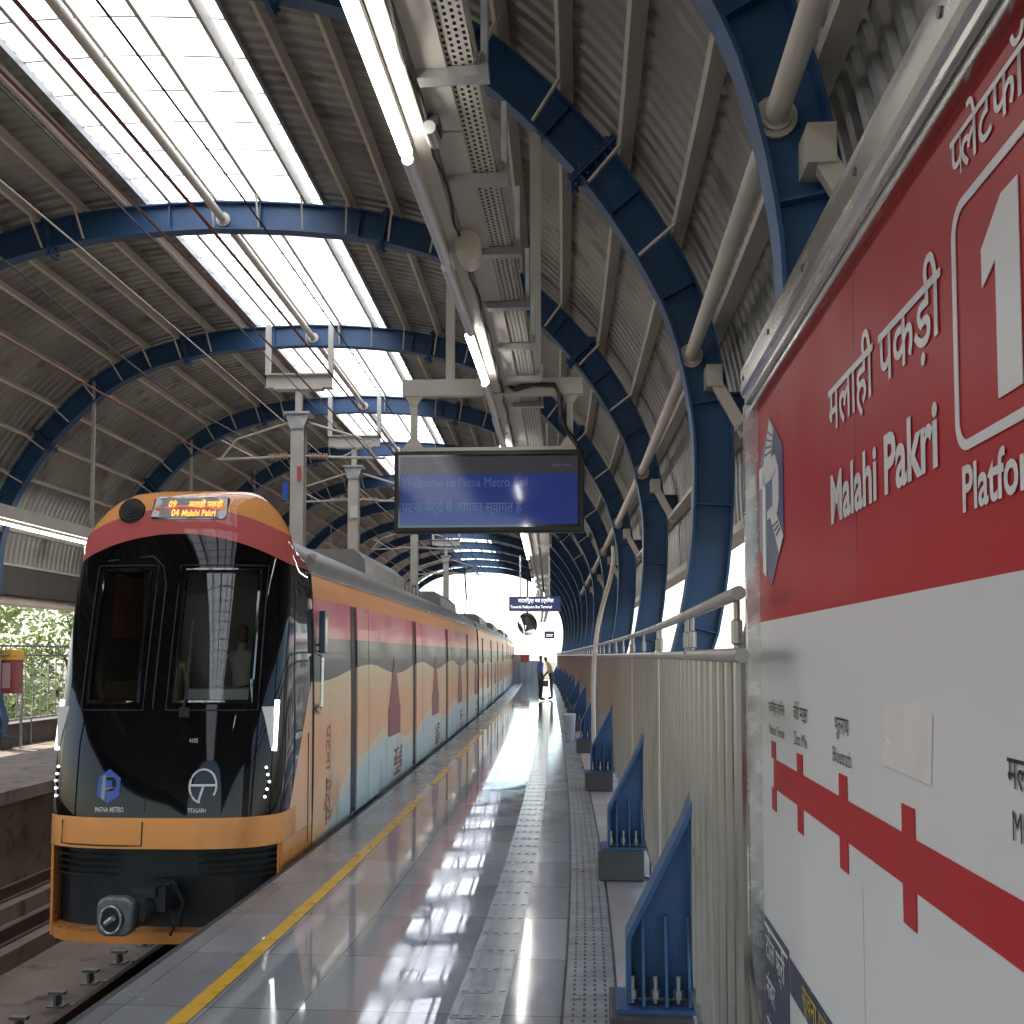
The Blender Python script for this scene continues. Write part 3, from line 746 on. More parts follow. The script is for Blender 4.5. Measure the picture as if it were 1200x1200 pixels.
# emblem: hexagon with a white letter made of track
ex, ez, ew, eh = .245, 2.19, .215, .27
def E(p): return (ex + (p[0] - .5) * 2 * ew, ez + (p[1] - .5) * 2 * eh)
flat([E(p) for p in ((.5, 0), (1, .25), (1, .75), (.5, 1), (0, .75), (0, .25))], 'emblem_navy', 'emblem')
def em(pts, mat='letter_white', y=-.0027): flat([E(p) for p in pts], mat, 'emblem_mark', y)
em([(.16, .10), (.30, .06), (.30, .70), (.16, .70)])
em([(.02, .62), (.02, .745), (.70, .745), (.82, .66), (.55, .62)])
em([(.60, .45), (.84, .47), (.84, .66), (.60, .619)])
em([(.36, .40), (.36, .449), (.84, .469), (.78, .40)])
em([(.50, .40), (.74, .399), (1.0, .245), (.84, .165)])
em([(.22, .747), (.50, .98), (.66, .90), (.56, .747)])
for k in range(4):
    t_ = k / 4; em([(.30 + .20 * t_, .79 + .16 * t_), (.56 + .06 * t_, .775 + .115 * t_), (.565 + .06 * t_, .785 + .115 * t_), (.305 + .20 * t_, .802 + .16 * t_)], 'emblem_navy', -.0045)
for k in range(3):
    t_ = k / 3; em([(.60 + .2 * t_, .345 - .1 * t_), (.80 + .13 * t_, .352 - .07 * t_), (.815 + .13 * t_, .342 - .07 * t_), (.61 + .2 * t_, .333 - .1 * t_)], 'emblem_navy', -.0045)
# posters at the foot of the board
flat([(.012, .30), (.445, .30), (.445, .842), (.012, .842)], 'sign_navy', 'navy_notice')
flat([(.03, .812), (.43, .812), (.43, .822), (.03, .822)], 'letter_white', 'notice_rule', -.0027)
for z, t_ in ((.72, 'टोल फ्री'), (.59, 'नंबर'), (.46, 'संपर्क')): lettering(t_, .105, 'letter_white', bd, .05, -.0035, z, 'LEFT', .004)
flat([(.462, .30), (1.22, .30), (1.22, .727), (.462, .727)], 'letter_white', 'white_notice')
flat([(.462, .7275), (1.22, .7275), (1.22, .826), (.462, .826)], 'sign_navy', 'notice_header')
lettering('सूचना एवं नियम', .085, 'gold', bd, .64, -.0035, .752, 'LEFT', .01)
lettering('क्या करें', .13, 'poster_red', bd, .60, -.0035, .60, 'LEFT', .01)

# ------------------------------------------------------------------ overhead lamps, trunking, tray
LAMP_L, LAMP_Z = -.86, 3.72
mb = sweepd(rect(LAMP_L + .028, LAMP_L + .09, LAMP_Z + .05, LAMP_Z + .17), frange(-2, 66, 1.0))
o = mb.build('lamp_trunking', 'cream_steel', origin=P(-2, LAMP_L, LAMP_Z)); tag(o, 'narrow cream trunking that carries the row of platform tube lamps', 'trunking')
mb = MB()
for k in range(34):
    s0 = -2 + k * 2.0; l = LAMP_L + .165
    mb2 = sweepd(rect(l - .058, l + .058, LAMP_Z + .10, LAMP_Z + .20), [s0 + .012, s0 + 1.0, s0 + 1.988], mb)
o = mb.build('cable_duct', 'cream_steel', origin=P(-2, LAMP_L + .22, LAMP_Z + .1)); tag(o, 'wide cream cable duct with lid joints running beside the tube lamps', 'duct')
def lamp(s, lit, mir, label, group):
    l = LAMP_L + lam(s + .5) if not mir else MIR - LAMP_L
    t = thing('tube_lamp', F(s, l, LAMP_Z), label, 'lamp', group)
    a0 = -math.atan(heading(s)) * 0
    mb = MB(); mb.box(-.022, .022, .01, 1.12, .012, .05); mb.build('housing', 'cream_steel', t)
    mb = MB(); mb.tube([(0, .015, 0), (0, 1.115, 0)], .026, 12); mb.build('diffuser', 'tube_lit' if lit else 'led_off', t, smooth=True)
s = -.62; k = 0; nl = nu = 0
LIT = {2: 1, 5: 1, 6: 0, 7: 0, 8: 0}
pat = [1, 0, 0, 1]
while s < 60:
    lit = ((k - 3) % 3 == 0) if s < 12 else (random.random() < .62)
    lab = f'{"glowing" if lit else "unlit white"} tube lamp over the near platform, {ORD2(k)} in the row from the camera end'
    lamp(s, lit, False, lab, 'tube lamps over the near platform'); s += 1.155 if s < 20 else 2.3; k += 1
for k in range(9):
    lamp(11 + k * 1.155, True, True, f'glowing tube lamp over the opposite platform, {ORD[k]} in the visible row', 'tube lamps over the opposite platform')
o = sweep(rect(MIR - LAMP_L - .12, MIR - LAMP_L + .12, LAMP_Z + .06, LAMP_Z + .26), frange(-2, 66, 1.0)).build('cable_duct', 'cream_steel', origin=P(-2, MIR - LAMP_L, LAMP_Z)); tag(o, 'cream cable duct above the lamps of the opposite platform', 'duct')
# perforated tray
TR_L, TR_Z = -.50, 3.83
mb = MB()
def holes(s0):
    # 6 x 4 perforated plate piece, .28 m long: bridge strips leave real openings
    nl_, ns_, w_, ln = 6, 8, .155, .28
    for i in range(nl_ + 1):
        l = TR_L - w_ / 2 + w_ * i / nl_
        mb.add([P(s0, l - .007, TR_Z), P(s0, l + .007, TR_Z), P(s0 + ln, l + .007, TR_Z), P(s0 + ln, l - .007, TR_Z)], [(0, 1, 2, 3)])
    for i in range(nl_):
        la, lb = TR_L - w_ / 2 + w_ * i / nl_ + .007, TR_L - w_ / 2 + w_ * (i + 1) / nl_ - .007
        off = (i % 2) * .0175
        for j in range(ns_):
            y0 = s0 + off + j * ln / ns_; y1 = y0 + .017
            mb.add([P(y0, la, TR_Z), P(y0, lb, TR_Z), P(y1, lb, TR_Z), P(y1, la, TR_Z)], [(0, 1, 2, 3)])
for k in range(60): holes(-2 + k * .28)
for l in (TR_L - .085, TR_L + .08): sweep(rect(l, l + .006, TR_Z, TR_Z + .07), frange(-2, 66, 1.0), mb)
sweep(rect(TR_L - .079, TR_L + .08, TR_Z, TR_Z + .004), frange(14.8, 66, 1.0), mb)
tray = thing('cable_tray', F(-2, TR_L, TR_Z), 'perforated cable tray with dark cables hung right of the tube lamps', 'cable tray'); iv = MT[tray.name].inverted()
mb.build('tray', 'cream_steel', tray, iv, fix=False)
mb = MB()
for dl, r in ((-.05, .016), (-.02, .012), (.012, .018), (.045, .013)):
    mb.tube([P(s, TR_L + dl, TR_Z + .022 + r) for s in frange(-2, 64, 1.0)], r, 6)
mb.build('cables', 'wire', tray, iv)
for k in range(16):
    s = .3 + k * .82 if k < 11 else 8.5 + (k - 10) * 2.2
    mb = MB(); a = F(s, TR_L, TR_Z)
    mb.box(-.13, .13, -.03, .03, -.045, -.006); mb.box(.10, .125, -.02, .02, -.006, .32)
    mb.build('tray_bracket', 'galv', tray, iv @ a)
# looping flex along the lamp trunking
mb = MB(); pts = []
for i in range(160):
    s = 1.5 + i * .1; pts.append(P(s, LAMP_L + lam(s) + .10 + .010 * math.sin(i * .9), LAMP_Z + .075 - .030 * abs(math.sin(i * .45))))
mb.tube(pts, .007, 6); o = mb.build('loose_cable', 'wire', origin=pts[0]); tag(o, 'thin black cable sagging along the cream lamp trunking', 'cable')
def camera_dome(s, l, z, label):
    t = thing('security_camera', F(s, l, z), label, 'camera')
    mb = MB(); mb.box(-.03, .03, -.05, .05, -.02, .03); mb.build('mount', 'dark_steel', t)
    mb = MB(); mb.tube([(0, -.09, -.045), (0, .06, -.03)], .026, 12); mb.build('body', 'galv', t, smooth=True)
camera_dome(3.85, LAMP_L + .24, LAMP_Z + .04, 'small grey security camera clipped beside the nearest lit tube')
# loudspeaker
t = thing('loudspeaker', F(5.0, -.62, 3.74), 'beige round loudspeaker hanging under the cable tray', 'loudspeaker')
mb = MB(); mb.tube([(0, -.06, 0), (0, -.04, 0), (0, .10, 0), (0, .16, 0)], [.062, .066, .060, .03], 20); mb.build('horn', 'beige_paint', t, Matrix.Diagonal((1, 1, 1.3, 1)), smooth=True)
mb = MB(); mb.box(-.008, .008, .0, .04, .07, .15); mb.build('bracket', 'galv', t)

# hangers under the arches
def hanger(s, l, z0, z1, w_, label, grp):
    mb = MB(); mb.box(-w_ / 2, w_ / 2, -.02, .02, z0, z1); o = mb.build('hanger', 'cream_steel', mtx=F(s, l, 0)); return tag(o, label, 'hanger', grp)
def z_in(l):
    pr = inner if l > C_L else [(2 * C_L - a, b) for a, b in inner]; l = l if l > C_L else 2 * C_L - l
    for a, b in zip(pr, pr[1:]):
        if a[0] >= l >= b[0] and a[1] > 3.5: return a[1] + (b[1] - a[1]) * (a[0] - l) / (a[0] - b[0] + 1e-9)
    return 7.1
hanger(8.0, -.42, 3.87, z_in(-.42), .085, 'wide grey flat hanger right of centre above the display frame', 'display hangers')
hanger(8.0, -1.10, 3.87, z_in(-1.10), .07, 'narrower grey flat hanger left of centre above the display frame', 'display hangers')
for k, s in enumerate(ARCH_S[:9]):
    if k != 1: hanger(s, -.72, LAMP_Z + .20, z_in(-.72), .05, f'grey hanger from the {ORD[k]} arch to the near platform cable duct', 'duct hangers')
    if k > 0: hanger(s, MIR - LAMP_L, LAMP_Z + .26, z_in(MIR - LAMP_L), .06, f'pale hanger from the {ORD[k]} arch to the opposite platform lamps', 'lamp hangers')

# ------------------------------------------------------------------ hanging display
tv = thing('information_display', F(7.95, -.79, 2.99), 'wide blue information display in a black case hanging from a grey frame', 'display')
mb = MB(); mb.box(-.75, .75, 0, .11, -.325, .325); mb.build('case', 'black_matte', tv, bevel=.012)
mb = MB(); mb.box(-.715, .715, -.004, -.0005, -.285, .292); mb.build('bezel', 'black_gloss', tv)
mb = MB(); mb.box(-.70, .70, -.0062, -.0042, .135, .275); mb.build('screen_header', 'screen_dark', tv)
mb = MB(); mb.box(-.70, .70, -.0062, -.0042, -.265, .1345); mb.build('screen', 'screen_blue', tv)
lettering('Welcome to Patna Metro Rail', .105, 'screen_text', tv, -.685, -.0075, .035, 'LEFT', .0, sx=.78)
lettering('पटना मेट्रो में आपका स्वागत है', .115, 'screen_text', tv, -.685, -.0075, -.165, 'LEFT', .0, sx=.72)
lettering('patna metro', .04, 'screen_text', tv, .50, -.0075, .19, 'LEFT', .0, sx=.75)
mb = MB(); mb.box(-.69, .69, .02, .09, .326, .355); mb.build('mounting_rail', 'cream_steel', tv)
mb = MB(); mb.box(-.69, .74, .01, .11, .775, .90); mb.box(-.69, .74, -.005, .009, .765, .776); mb.build('crossbeam', 'cream_steel', tv)
for x in (-.60, .64):
    mb = MB(); mb.box(x - .025, x + .025, .03, .08, .356, .774)
    mb.prism([(-.075, .774), (.075, .774), (.03, .70), (-.03, .70)], lambda a, b, k: (x + a, .025 - .006 * k, b)); mb.prism([(-.08, .356), (.08, .356), (.03, .43), (-.03, .43)], lambda a, b, k: (x + a, .025 - .006 * k, b))
    mb.build('drop_post', 'cream_steel', tv)
mb = MB(); mb.tube([(.12, -.01, 1.05), (.14, -.02, .86), (.2, -.03, .80), (.34, -.03, .84), (.52, -.03, .83), (.565, -.03, .74), (.57, -.02, .55), (.63, -.02, .45), (.70, -.02, .35), (.745, .02, .2)], .020, 8); mb.build('power_cable', 'wire', tv, smooth=True)

# ------------------------------------------------------------------ second hanging sign, mirror, small sign, far end
t = thing('hanging_sign', F(21, -.72, 2.76), 'dark blue hanging direction sign with two lines of white text beyond the display', 'sign')
mb = MB(); mb.box(-.53, .53, 0, .08, -.15, .15); mb.build('panel', 'navy_sign_face', t, bevel=.006)
mb = MB(); mb.box(-.30, .53, -.004, .0, -.163, -.145); mb.build('red_strip', 'plate_red', t)
lettering('पाटलिपुत्र बस टर्मिनल', .105, 'navy_sign_text', t, -.34, -.006, .03, 'LEFT', .01, sx=.8)
lettering('Towards Patliputra Bus Terminal', .08, 'navy_sign_text', t, -.5, -.006, -.09, 'LEFT', .01, sx=.8)
for x in (-.3, .3):
    mb = MB(); mb.box(x - .015, x + .015, .02, .05, .15, 1.0); mb.build('rod', 'galv', t)
t = thing('convex_mirror', F(23.5, -.93, 2.42), 'round convex mirror hanging below the dark blue direction sign', 'mirror')
mb = MB(); rows = []
for i in range(9):
    a = i / 8; r = .235 * a; rows.append([(r * math.cos(q), -.09 * (1 - a * a), r * 1.25 * math.sin(q)) for q in [2 * math.pi * j / 24 for j in range(24)]])
mb.grid(rows, 0, True); mb.build('dome', 'mirror', t, Matrix.Rotation(rad(-25), 4, 'X') @ Matrix.Rotation(rad(12), 4, 'Z'), smooth=True)
mb = MB(); mb.tube([(0, .04, 0), (0, .06, .5), (0, .06, 1.3)], .02, 8); mb.disc((0, .025, 0), (0, 1, 0), .20, .03, 24); mb.build('bracket', 'dark_steel', t)
t = thing('hanging_sign', F(34, -.42, 2.38), 'tiny dark hanging sign far along the platform right of the mirror', 'sign')
mb = MB(); mb.box(-.17, .17, 0, .06, -.12, .12); mb.build('panel', 'navy_sign_face', t)
mb = MB(); mb.box(-.1, .12, -.004, 0, .0, .02); mb.box(-.12, .10, -.004, 0, -.05, -.03); mb.build('text_lines', 'navy_sign_text', t)
mb = MB(); mb.box(-.01, .01, .02, .04, .12, 1.3); mb.build('rod', 'galv', t)
t = thing('hoarding', F(66, -1.75, 0), 'blue grey barrier with a white and a red square closing the far platform end', 'barrier')
mb = MB(); mb.box(-1.15, .9, 0, .08, 0, 1.35); mb.box(-1.15, .3, .0, .08, 1.351, 1.75); mb.build('panel', 'hoarding_blue', t)
for k in range(6):
    mb = MB(); x = -1.15 + k * .4; mb.box(x, x + .05, -.05, -.001, 0, 1.35); mb.build('post', 'galv', t)
mb = MB(); mb.box(-1.08, -.48, -.02, -.001, 1.32, 1.68); mb.build('white_square', 'building_white', t)
mb = MB(); mb.box(-.28, .22, -.02, -.001, 1.25, 1.72); mb.build('red_square', 'plate_red', t)

# litter bin, drain pipe
t = thing('litter_bin', F(20.3, -.03, .006), 'pale grey litter bin standing beside the plinth of the fourth blue arch', 'bin')
mb = MB(); mb.tube([(0, 0, 0), (0, 0, .02), (0, 0, .50), (0, 0, .52)], [.09, .10, .125, .13], 18); mb.build('body', 'bin_grey', t, smooth=True)
mb = MB(); mb.tube([(0, 0, .521), (0, 0, .55)], [.135, .12], 18); mb.build('lid', 'bin_grey', t, smooth=True)
pp = [(.30, .02), (.29, 1.2), (.33, 1.9), (.42, 2.4), (.56, 2.9), (.62, 3.2), (.62, 3.45)]
for s, w_ in ((16.4, 'third and fourth'),):
    pts = [P(s, l, z) for l, z in catmull(pp, 4)]
    mb = MB(); mb.tube(pts, .036, 10); o = mb.build('drain_pipe', 'beige_paint', smooth=True, origin=P(s, .3, .02)); tag(o, f'beige rainwater pipe curving down to the platform between the {w_} blue arches', 'pipe', 'rainwater pipes')

# ------------------------------------------------------------------ overhead line masts and wires
for k, (s, lab) in enumerate(((17.4, 'grey overhead line mast behind the train roof with blue and red plates'), (22.4, 'second grey overhead line mast, with a white plate, right of the first'), (32.6, 'third overhead line mast far along between the tracks'), (42.8, 'farthest overhead line mast between the tracks'))):
    t = thing('line_mast', F(s, C_L + .05, -1.3), lab, 'mast', 'overhead line masts')
    mb = MB(); mb.box(-.115, .115, -.11, -.095, 0, 7.15); mb.box(-.115, .115, .095, .11, 0, 7.15); mb.box(-.010, .010, -.0945, .0945, 0, 7.15); mb.build('column', 'cream_steel', t)
    mb = MB(); mb.box(-.22, .22, -.2, .2, 7.151, 7.19); mb.prism([(-.2, 7.15), (-.116, 6.9), (.116, 6.9), (.2, 7.15)][::-1], lambda a, b, k_: (a, -.14 + .02 * k_, b)); mb.build('head_plate', 'galv', t)
    mb = MB(); mb.box(-.055, .055, -.05, .05, 7.19, 7.6); mb.box(-.42, .42, -.1, .1, 7.60, 7.63); mb.box(-.58, .58, -.09, .09, 7.63, 7.65); mb.box(-.58, .58, -.012, .012, 7.65, 7.86); mb.box(-.58, .58, -.09, .09, 7.86, 7.88); mb.build('portal_beam', 'cream_steel', t)
    for sg in (-1, 1):
        mb = MB(); mb.box(sg * .55 - .04, sg * .55 + .04, -.05, .05, 7.881, 8.75); mb.build('portal_drop', 'cream_steel', t)
        mb = MB(); e = sg * 1.36
        mb.tube([(sg * .12, 0, 6.45), (e * .55, 0, 6.42), (e * 1.1, 0, 6.40)], .022, 8); mb.tube([(sg * .12, 0, 7.05), (e * .8, 0, 6.75), (e, 0, 6.41)], .02, 8); mb.tube([(e, 0, 6.74), (e * .55, 0, 6.42)], .014, 6)
        mb.build('cantilever', 'cream_steel', t)
        mb = MB()
        for q in range(7): mb.disc((sg * (.2 + q * .05), 0, 6.45 - q * .002), (1, 0, 0), .055, .016, 12)
        mb.build('insulator', 'insulator', t)
def plate(s, l, z, w_, h_, mat, label):
    mb = MB(); mb.box(-w_ / 2, w_ / 2, 0, .006, -h_ / 2, h_ / 2); mb.box(-w_ * .3, w_ * .3, -.002, 0, h_ * .05, h_ * .12); mb.box(-w_ * .3, w_ * .25, -.002, 0, -h_ * .15, -h_ * .08)
    o = mb.build('number_plate', mat, mtx=F(s, l, z)); tag(o, label, 'plate', 'plates on the masts')
plate(17.25, C_L - .14, 4.52, .10, .30, 'plate_blue', 'small blue plate on the left edge of the first overhead mast')
plate(17.24, C_L + .10, 4.82, .07, .24, 'plate_red', 'small red plate on the face of the first overhead mast')
plate(22.24, C_L + .08, 4.86, .17, .26, 'building_white', 'square white plate on the face of the second overhead mast')
def wire(l, z, r, mat, label, s0=-6, s1=70, sag=.0, nm='overhead_wire', n=1.0):
    mb = MB(); pts = [P(s, l, z - sag * math.sin(math.pi * ((s % 10.2) / 10.2))) for s in frange(s0, s1, n)]; mb.tube(pts, r, 6)
    o = mb.build(nm, mat, smooth=True, origin=pts[0]); tag(o, label, 'wire', 'overhead wires')
wire(MIR - T_C, 5.08, .013, 'rust', 'reddish contact wire of the far track dipping from the left picture edge')
wire(MIR - T_C + .05, 5.9, .010, 'wire', 'dark messenger wire above the far track', sag=.25)
wire(T_C, 5.62, .016, 'rust', 'red brown messenger cable crossing the skylight above the train')
wire(T_C + .58, 5.50, .009, 'wire', 'thin black wire crossing the skylight right of the red brown cable')
wire(T_C + .06, 5.05, .011, 'rust', 'contact wire just above the train roof')
wire(C_L - .5, 6.0, .009, 'beige_paint', 'pale earthing cable in the left part of the roof')
wire(C_L + .1, 6.25, .008, 'wire', 'thin dark wire left of the skylight')

# ------------------------------------------------------------------ train
HW = .965
def car_frame(s0, s1):
    a, b = P(s0, T_C - .035, 0), P(s1, T_C - .03, 0); d = (b - a).normalized(); x = Vector((d.y, -d.x, 0))
    return Matrix(((x.x, d.x, 0, a.x), (x.y, d.y, 0, a.y), (0, 0, 1, 0), (0, 0, 0, 1)))
BODY = [(.93, -.60), (.955, -.12), (.968, .05), (.968, 1.2), (.955, 2.0), (.945, 2.25), (.925, 2.46), (.86, 2.62), (.66, 2.80), (.38, 2.89), (0, 2.92)]
def car_body(mb, y0, y1):
    prof = BODY + [(-x, z) for x, z in BODY[-2::-1]]
    ys = frange(y0, y1, 2.0); mb.grid([[(x, y, z) for x, z in prof] for y in ys])
    n = len(prof); o = len(mb.v) - n * len(ys); return o, n, len(ys)
def car(idx, s0, length, label, cab):
    t = thing('train_car', car_frame(s0, s0 + length), label, 'train', 'cars of the orange train')
    y0 = 1.36 if cab else 0.
    mat = 'cab_livery' if cab else 'livery'
    # shell: sides (livery) up to the cantrail, roof separate
    for sg in (1, -1):
        side = [(x * sg, z) for x, z in BODY[:7]]
        mb = MB(); mb.grid([[(x, y, z) for x, z in side] for y in frange(y0, length, 1.5)])
        mb.build('body_side', mat, t, fix=False, smooth=True)
    rp = [p for p in BODY[6:]] + [(-x, z) for x, z in BODY[-2:5:-1]]
    mb = MB(); mb.grid([[(x, y, z) for x, z in rp] for y in frange(y0, length, 2)]); mb.build('roof', 'train_grey', t, fix=False, smooth=True)
    mb = MB(); full_ = BODY + [(-x, z) for x, z in BODY[-2::-1]]
    for y in ([length] if cab else [0.0, length]): mb.add([(x, y, z) for x, z in full_], [tuple(range(len(full_)))])
    mb.box(-.88, .88, y0 + .05, length - .05, -.7, -.55); mb.build('end_wall', 'black_matte', t, fix=False)
    for sg in (1, -1):
        mb = MB(); mb.tube([(sg * .93, y, 2.475) for y in frange(y0, length, 2)], .018, 6); mb.build('drip_rail', 'train_silver', t)
    # doors: two sliding leaves with the dark gap of the open pocket
    d0 = 3.15 if cab else 1.6
    k = 0
    while d0 + k * 4.92 + 1.6 < length - .3:
        y = d0 + k * 4.92; k += 1
        for sg in (1, -1):
            g = MB(); x = .968
            pr = [(.972, -.02), (.972, 1.2), (.959, 2.0), (.949, 2.24)]
            g.grid([[(sg * a, yy, z) for a, z in pr] for yy in (y, y + .25)]); g.build('door_gap', 'black_matte', t, fix=False)
            if sg == 1:
                for j in (0, 1):
                    g = MB(); ya, yb = y + .27 + j * .72, y + .96 + j * .72
                    rows = [[(sg * (a + .018), yy, z) for a, z in pr] for yy in (ya, yb)]
                    g.grid(rows); g.grid([[(sg * (a + .018), ya, z) for a, z in pr], [(sg * (a - .0), ya, z) for a, z in pr]])
                    g.build('door_leaf', mat, t, fix=False)
                g = MB(); g.box(sg * .95, sg * .995, y, y + 1.8, -.05, -.02); g.build('door_sill', 'galv', t)
                # painted monument and emblem on the panel between doors
                if y + 3.6 < length:
                    c = y + 3.05; X = lambda z: .9745 if z < 1.2 else .9745 - (z - 1.2) * .0163
                    poly = [(c - .52, .60), (c + .52, .60), (c + .52, 1.0), (c + .44, 1.01), (c + .40, 1.08), (c + .16, 1.48), (c + .10, 1.5), (c + .08, 1.56), (c, 1.68), (c - .08, 1.56), (c - .10, 1.5), (c - .16, 1.48), (c - .40, 1.08), (c - .44, 1.01), (c - .52, 1.0)]
                    g = MB(); g.prism([(p_, z) for p_, z in poly], lambda a, b, k_: (X(b) - .001 + .0015 * k_, a, b)); g.build('painted_tower', 'maroon', t)
                    g = MB()
                    for q in range(5):
                        for r_ in range(6):
                            if random.random() < .78: a = c + .35 + (q - 2) * .15; b = .03 + r_ * .065; g.box(.9685, .9705, a - .06 - random.random() * .014, a + .06 + random.random() * .012, b, b + .03 + random.random() * .034)
                    g.build('painted_crest', 'maroon', t)
    # roof equipment
    for y, ln in ((length * .27, 3.6), (length * .70, 3.6)):
        g = MB(); pr = [(.62, 2.80), (.60, 3.02), (.45, 3.16), (-.45, 3.16), (-.60, 3.02), (-.62, 2.80)]
        g.grid([[(x, yy, z) for x, z in pr] for yy in (y, y + ln)]); g.add([(x, y, z) for x, z in pr], [tuple(range(6))]); g.add([(x, y + ln, z) for x, z in pr], [tuple(range(6))[::-1]])
        for q in range(8): g.box(-.3, .3, y + .3 + q * .4, y + .5 + q * .4, 3.161, 3.18)
        g.build('air_conditioner', 'train_grey', t)
    g = MB()
    for q in range(7):
        yy = length * .45 + q * .5; g.box(-.45, .45, yy, yy + .34, 2.90, 3.02 + .08 * (q % 2))
    g.build('roof_box', 'train_grey', t)
    return t
# ---- leading car with cab
S_T = 7.97
tc_ = car(0, S_T, 21.6, 'orange and black cab car of the metro train stopped at the near platform', True)
WZ = [(-.15, .945), (.1, .962), (.32, .968), (.6, .966), (.95, .962), (1.32, .955), (1.36, .954), (1.6, .95), (1.9, .945), (2.2, .935), (2.38, .93), (2.42, .925), (2.52, .92), (2.62, .925), (2.74, .90), (2.86, .84), (2.97, .76), (3.06, .665), (3.13, .57), (3.17, .48)]
def yf(z):
    pts = [(-.62, .10), (-.15, .05), (.1, .0), (.32, .02), (.6, .05), (.95, .10), (1.4, .19), (2.0, .33), (2.42, .44), (2.62, .50), (2.82, .57), (2.92, .61), (3.0, .65), (3.08, .71), (3.14, .82), (3.17, .95), (3.2, 1.0)]
    for a, b in zip(pts, pts[1:]):
        if a[0] <= z <= b[0]: return a[1] + (b[1] - a[1]) * (z - a[0]) / (b[0] - a[0])
    return pts[-1][1]
# lateral stations as fractions of half width; window edges land on stations
XS = [-1, -.985, -.95, -.90, -.84, -.60, -.42, -.215, -.08, .125, .32, .50, .70, .78, .86, .92, .96, .985, 1]
def front_y(u, z):
    a = abs(u); return yf(z) + (1.36 - yf(z)) * (1 - (1 - a ** 3.6) ** (1 / 2.0)) * .30 + (.0)
def wz(z):
    for a, b in zip(WZ, WZ[1:]):
        if a[0] <= z <= b[0]: return a[1] + (b[1] - a[1]) * (z - a[0]) / (b[0] - a[0])
    return WZ[-1][1] if z > 3 else WZ[0][1]
def fp(x, z, out=0.):     # point on the front surface at lateral metres x
    w_ = wz(z); u = max(-1, min(1, x / w_)); return (x, front_y(u, z) - out, z)
ZL = [.17, .22, .32, .45, .7, .98, 1.34, 1.6, 1.9, 2.2, 2.40, 2.52, 2.62, 2.74, 2.86, 2.97, 3.06, 3.13, 3.17]
mb = MB(); rows = []
WIN = ((-.72, -.205), (.085, .70))
for z in ZL:
    w_ = wz(z); row = []
    bodyx = None
    for u in XS:
        x = u * w_ if abs(u) > .79 else (u if abs(u) < .79 and z < 2.6 else u * w_ / .93)
        row.append(fp(x, z))
    # wrap back to the car body
    xe = BODY
    def bx(z):
        for a, b in zip(BODY, BODY[1:]):
            if a[1] <= z <= b[1]: return a[0] + (b[0] - a[0]) * (z - a[1]) / (b[1] - a[1])
        return 0.38
    yb = row[0][1]
    def back(sg):
        return [(sg * (w_ + (min(bx(z), .968) - w_) * f if z < 2.55 else sg * 0 + w_ if False else w_ + (bx(min(z, 2.89)) - w_) * f) if True else 0, yb + (1.36 - yb) * f, z + (0 if z < 2.86 else (2.86 - z) * f)) for f in (.33, .66, 1.0)]
    lft = [(-a[0] if a[0] > 0 else a[0], a[1], a[2]) for a in back(1)]; rgt = [(abs(a[0]), a[1], a[2]) for a in back(1)]
    rows.append(lft[::-1] + row + rgt)
n = len(rows[0]); vs = [p for r in rows for p in r]; fs = []
for i in range(len(rows) - 1):
    for k in range(n - 1):
        ks = k - 3
        if 6 <= i < 10 and ((5 <= ks < 7) or (9 <= ks < 12)): continue    # windscreen openings
        fs.append((i * n + k, i * n + k + 1, (i + 1) * n + k + 1, (i + 1) * n + k))
fs.append(tuple((len(rows) - 1) * n + k for k in range(n)))
mb.add(vs, fs); mb.build('cab_shell', 'cab_livery', tc_, smooth=True, fix=False)
for (x0, x1) in ((-.60, -.215), (.125, .70)):
    def W(x, z, o): return fp(x, z, o)
    z0, z1 = 1.34, 2.40
    g = MB(); xs = [x0 + (x1 - x0) * k / 6 for k in range(7)]; zs = [z0 + (z1 - z0) * k / 6 for k in range(7)]
    g.grid([[(x, front_y(x / wz(z), z) + .012, z) for x in xs] for z in zs]); g.build('windscreen', 'windscreen', tc_, fix=False, smooth=True)
    g = MB(); loop = [(x0 - .02, z0 - .02), (x1 + .02, z0 - .02), (x1 + .02, z1 + .02), (x0 - .02, z1 + .02)]
    pts = []
    for (a, b), (c, d) in zip(loop, loop[1:] + loop[:1]):
        for q in range(6): pts.append(Vector(W(a + (c - a) * q / 6, b + (d - b) * q / 6, .002)))
    pts.append(pts[0]); g.tube(pts, .018, 6); g.build('window_frame', 'black_gloss', tc_, smooth=True)
    g = MB(); loop = [(x0 - .075, z0 - .085), (x1 + .075, z0 - .085), (x1 + .075, z1 + .06), (x0 - .075, z1 + .06)]; pts = []
    for (a, b), (c, d) in zip(loop, loop[1:] + loop[:1]):
        for q in range(6): pts.append(Vector(W(a + (c - a) * q / 6, b + (d - b) * q / 6, -.003)))
    pts.append(pts[0]); g.tube(pts, .007, 6); g.build('window_seam', 'rubber', tc_)
# wiper
g = MB(); g.tube([W(.20, 1.24, .03), W(.22, 1.4, .035), W(.215, 2.0, .03)], .012, 6); g.box(.17, .25, .13, .17, 1.20, 1.28); g.build('wiper', 'rubber', tc_)
# centre crease of the emergency door
g = MB(); g.tube([W(-.06, .45, -.004), W(-.06, 1.4, -.004), W(-.06, 2.3, -.004), W(-.10, 2.45, -.004), W(-.2, 2.54, -.004), W(-.6, 2.50, -.004)], .010, 6); g.build('door_crease', 'rubber', tc_)
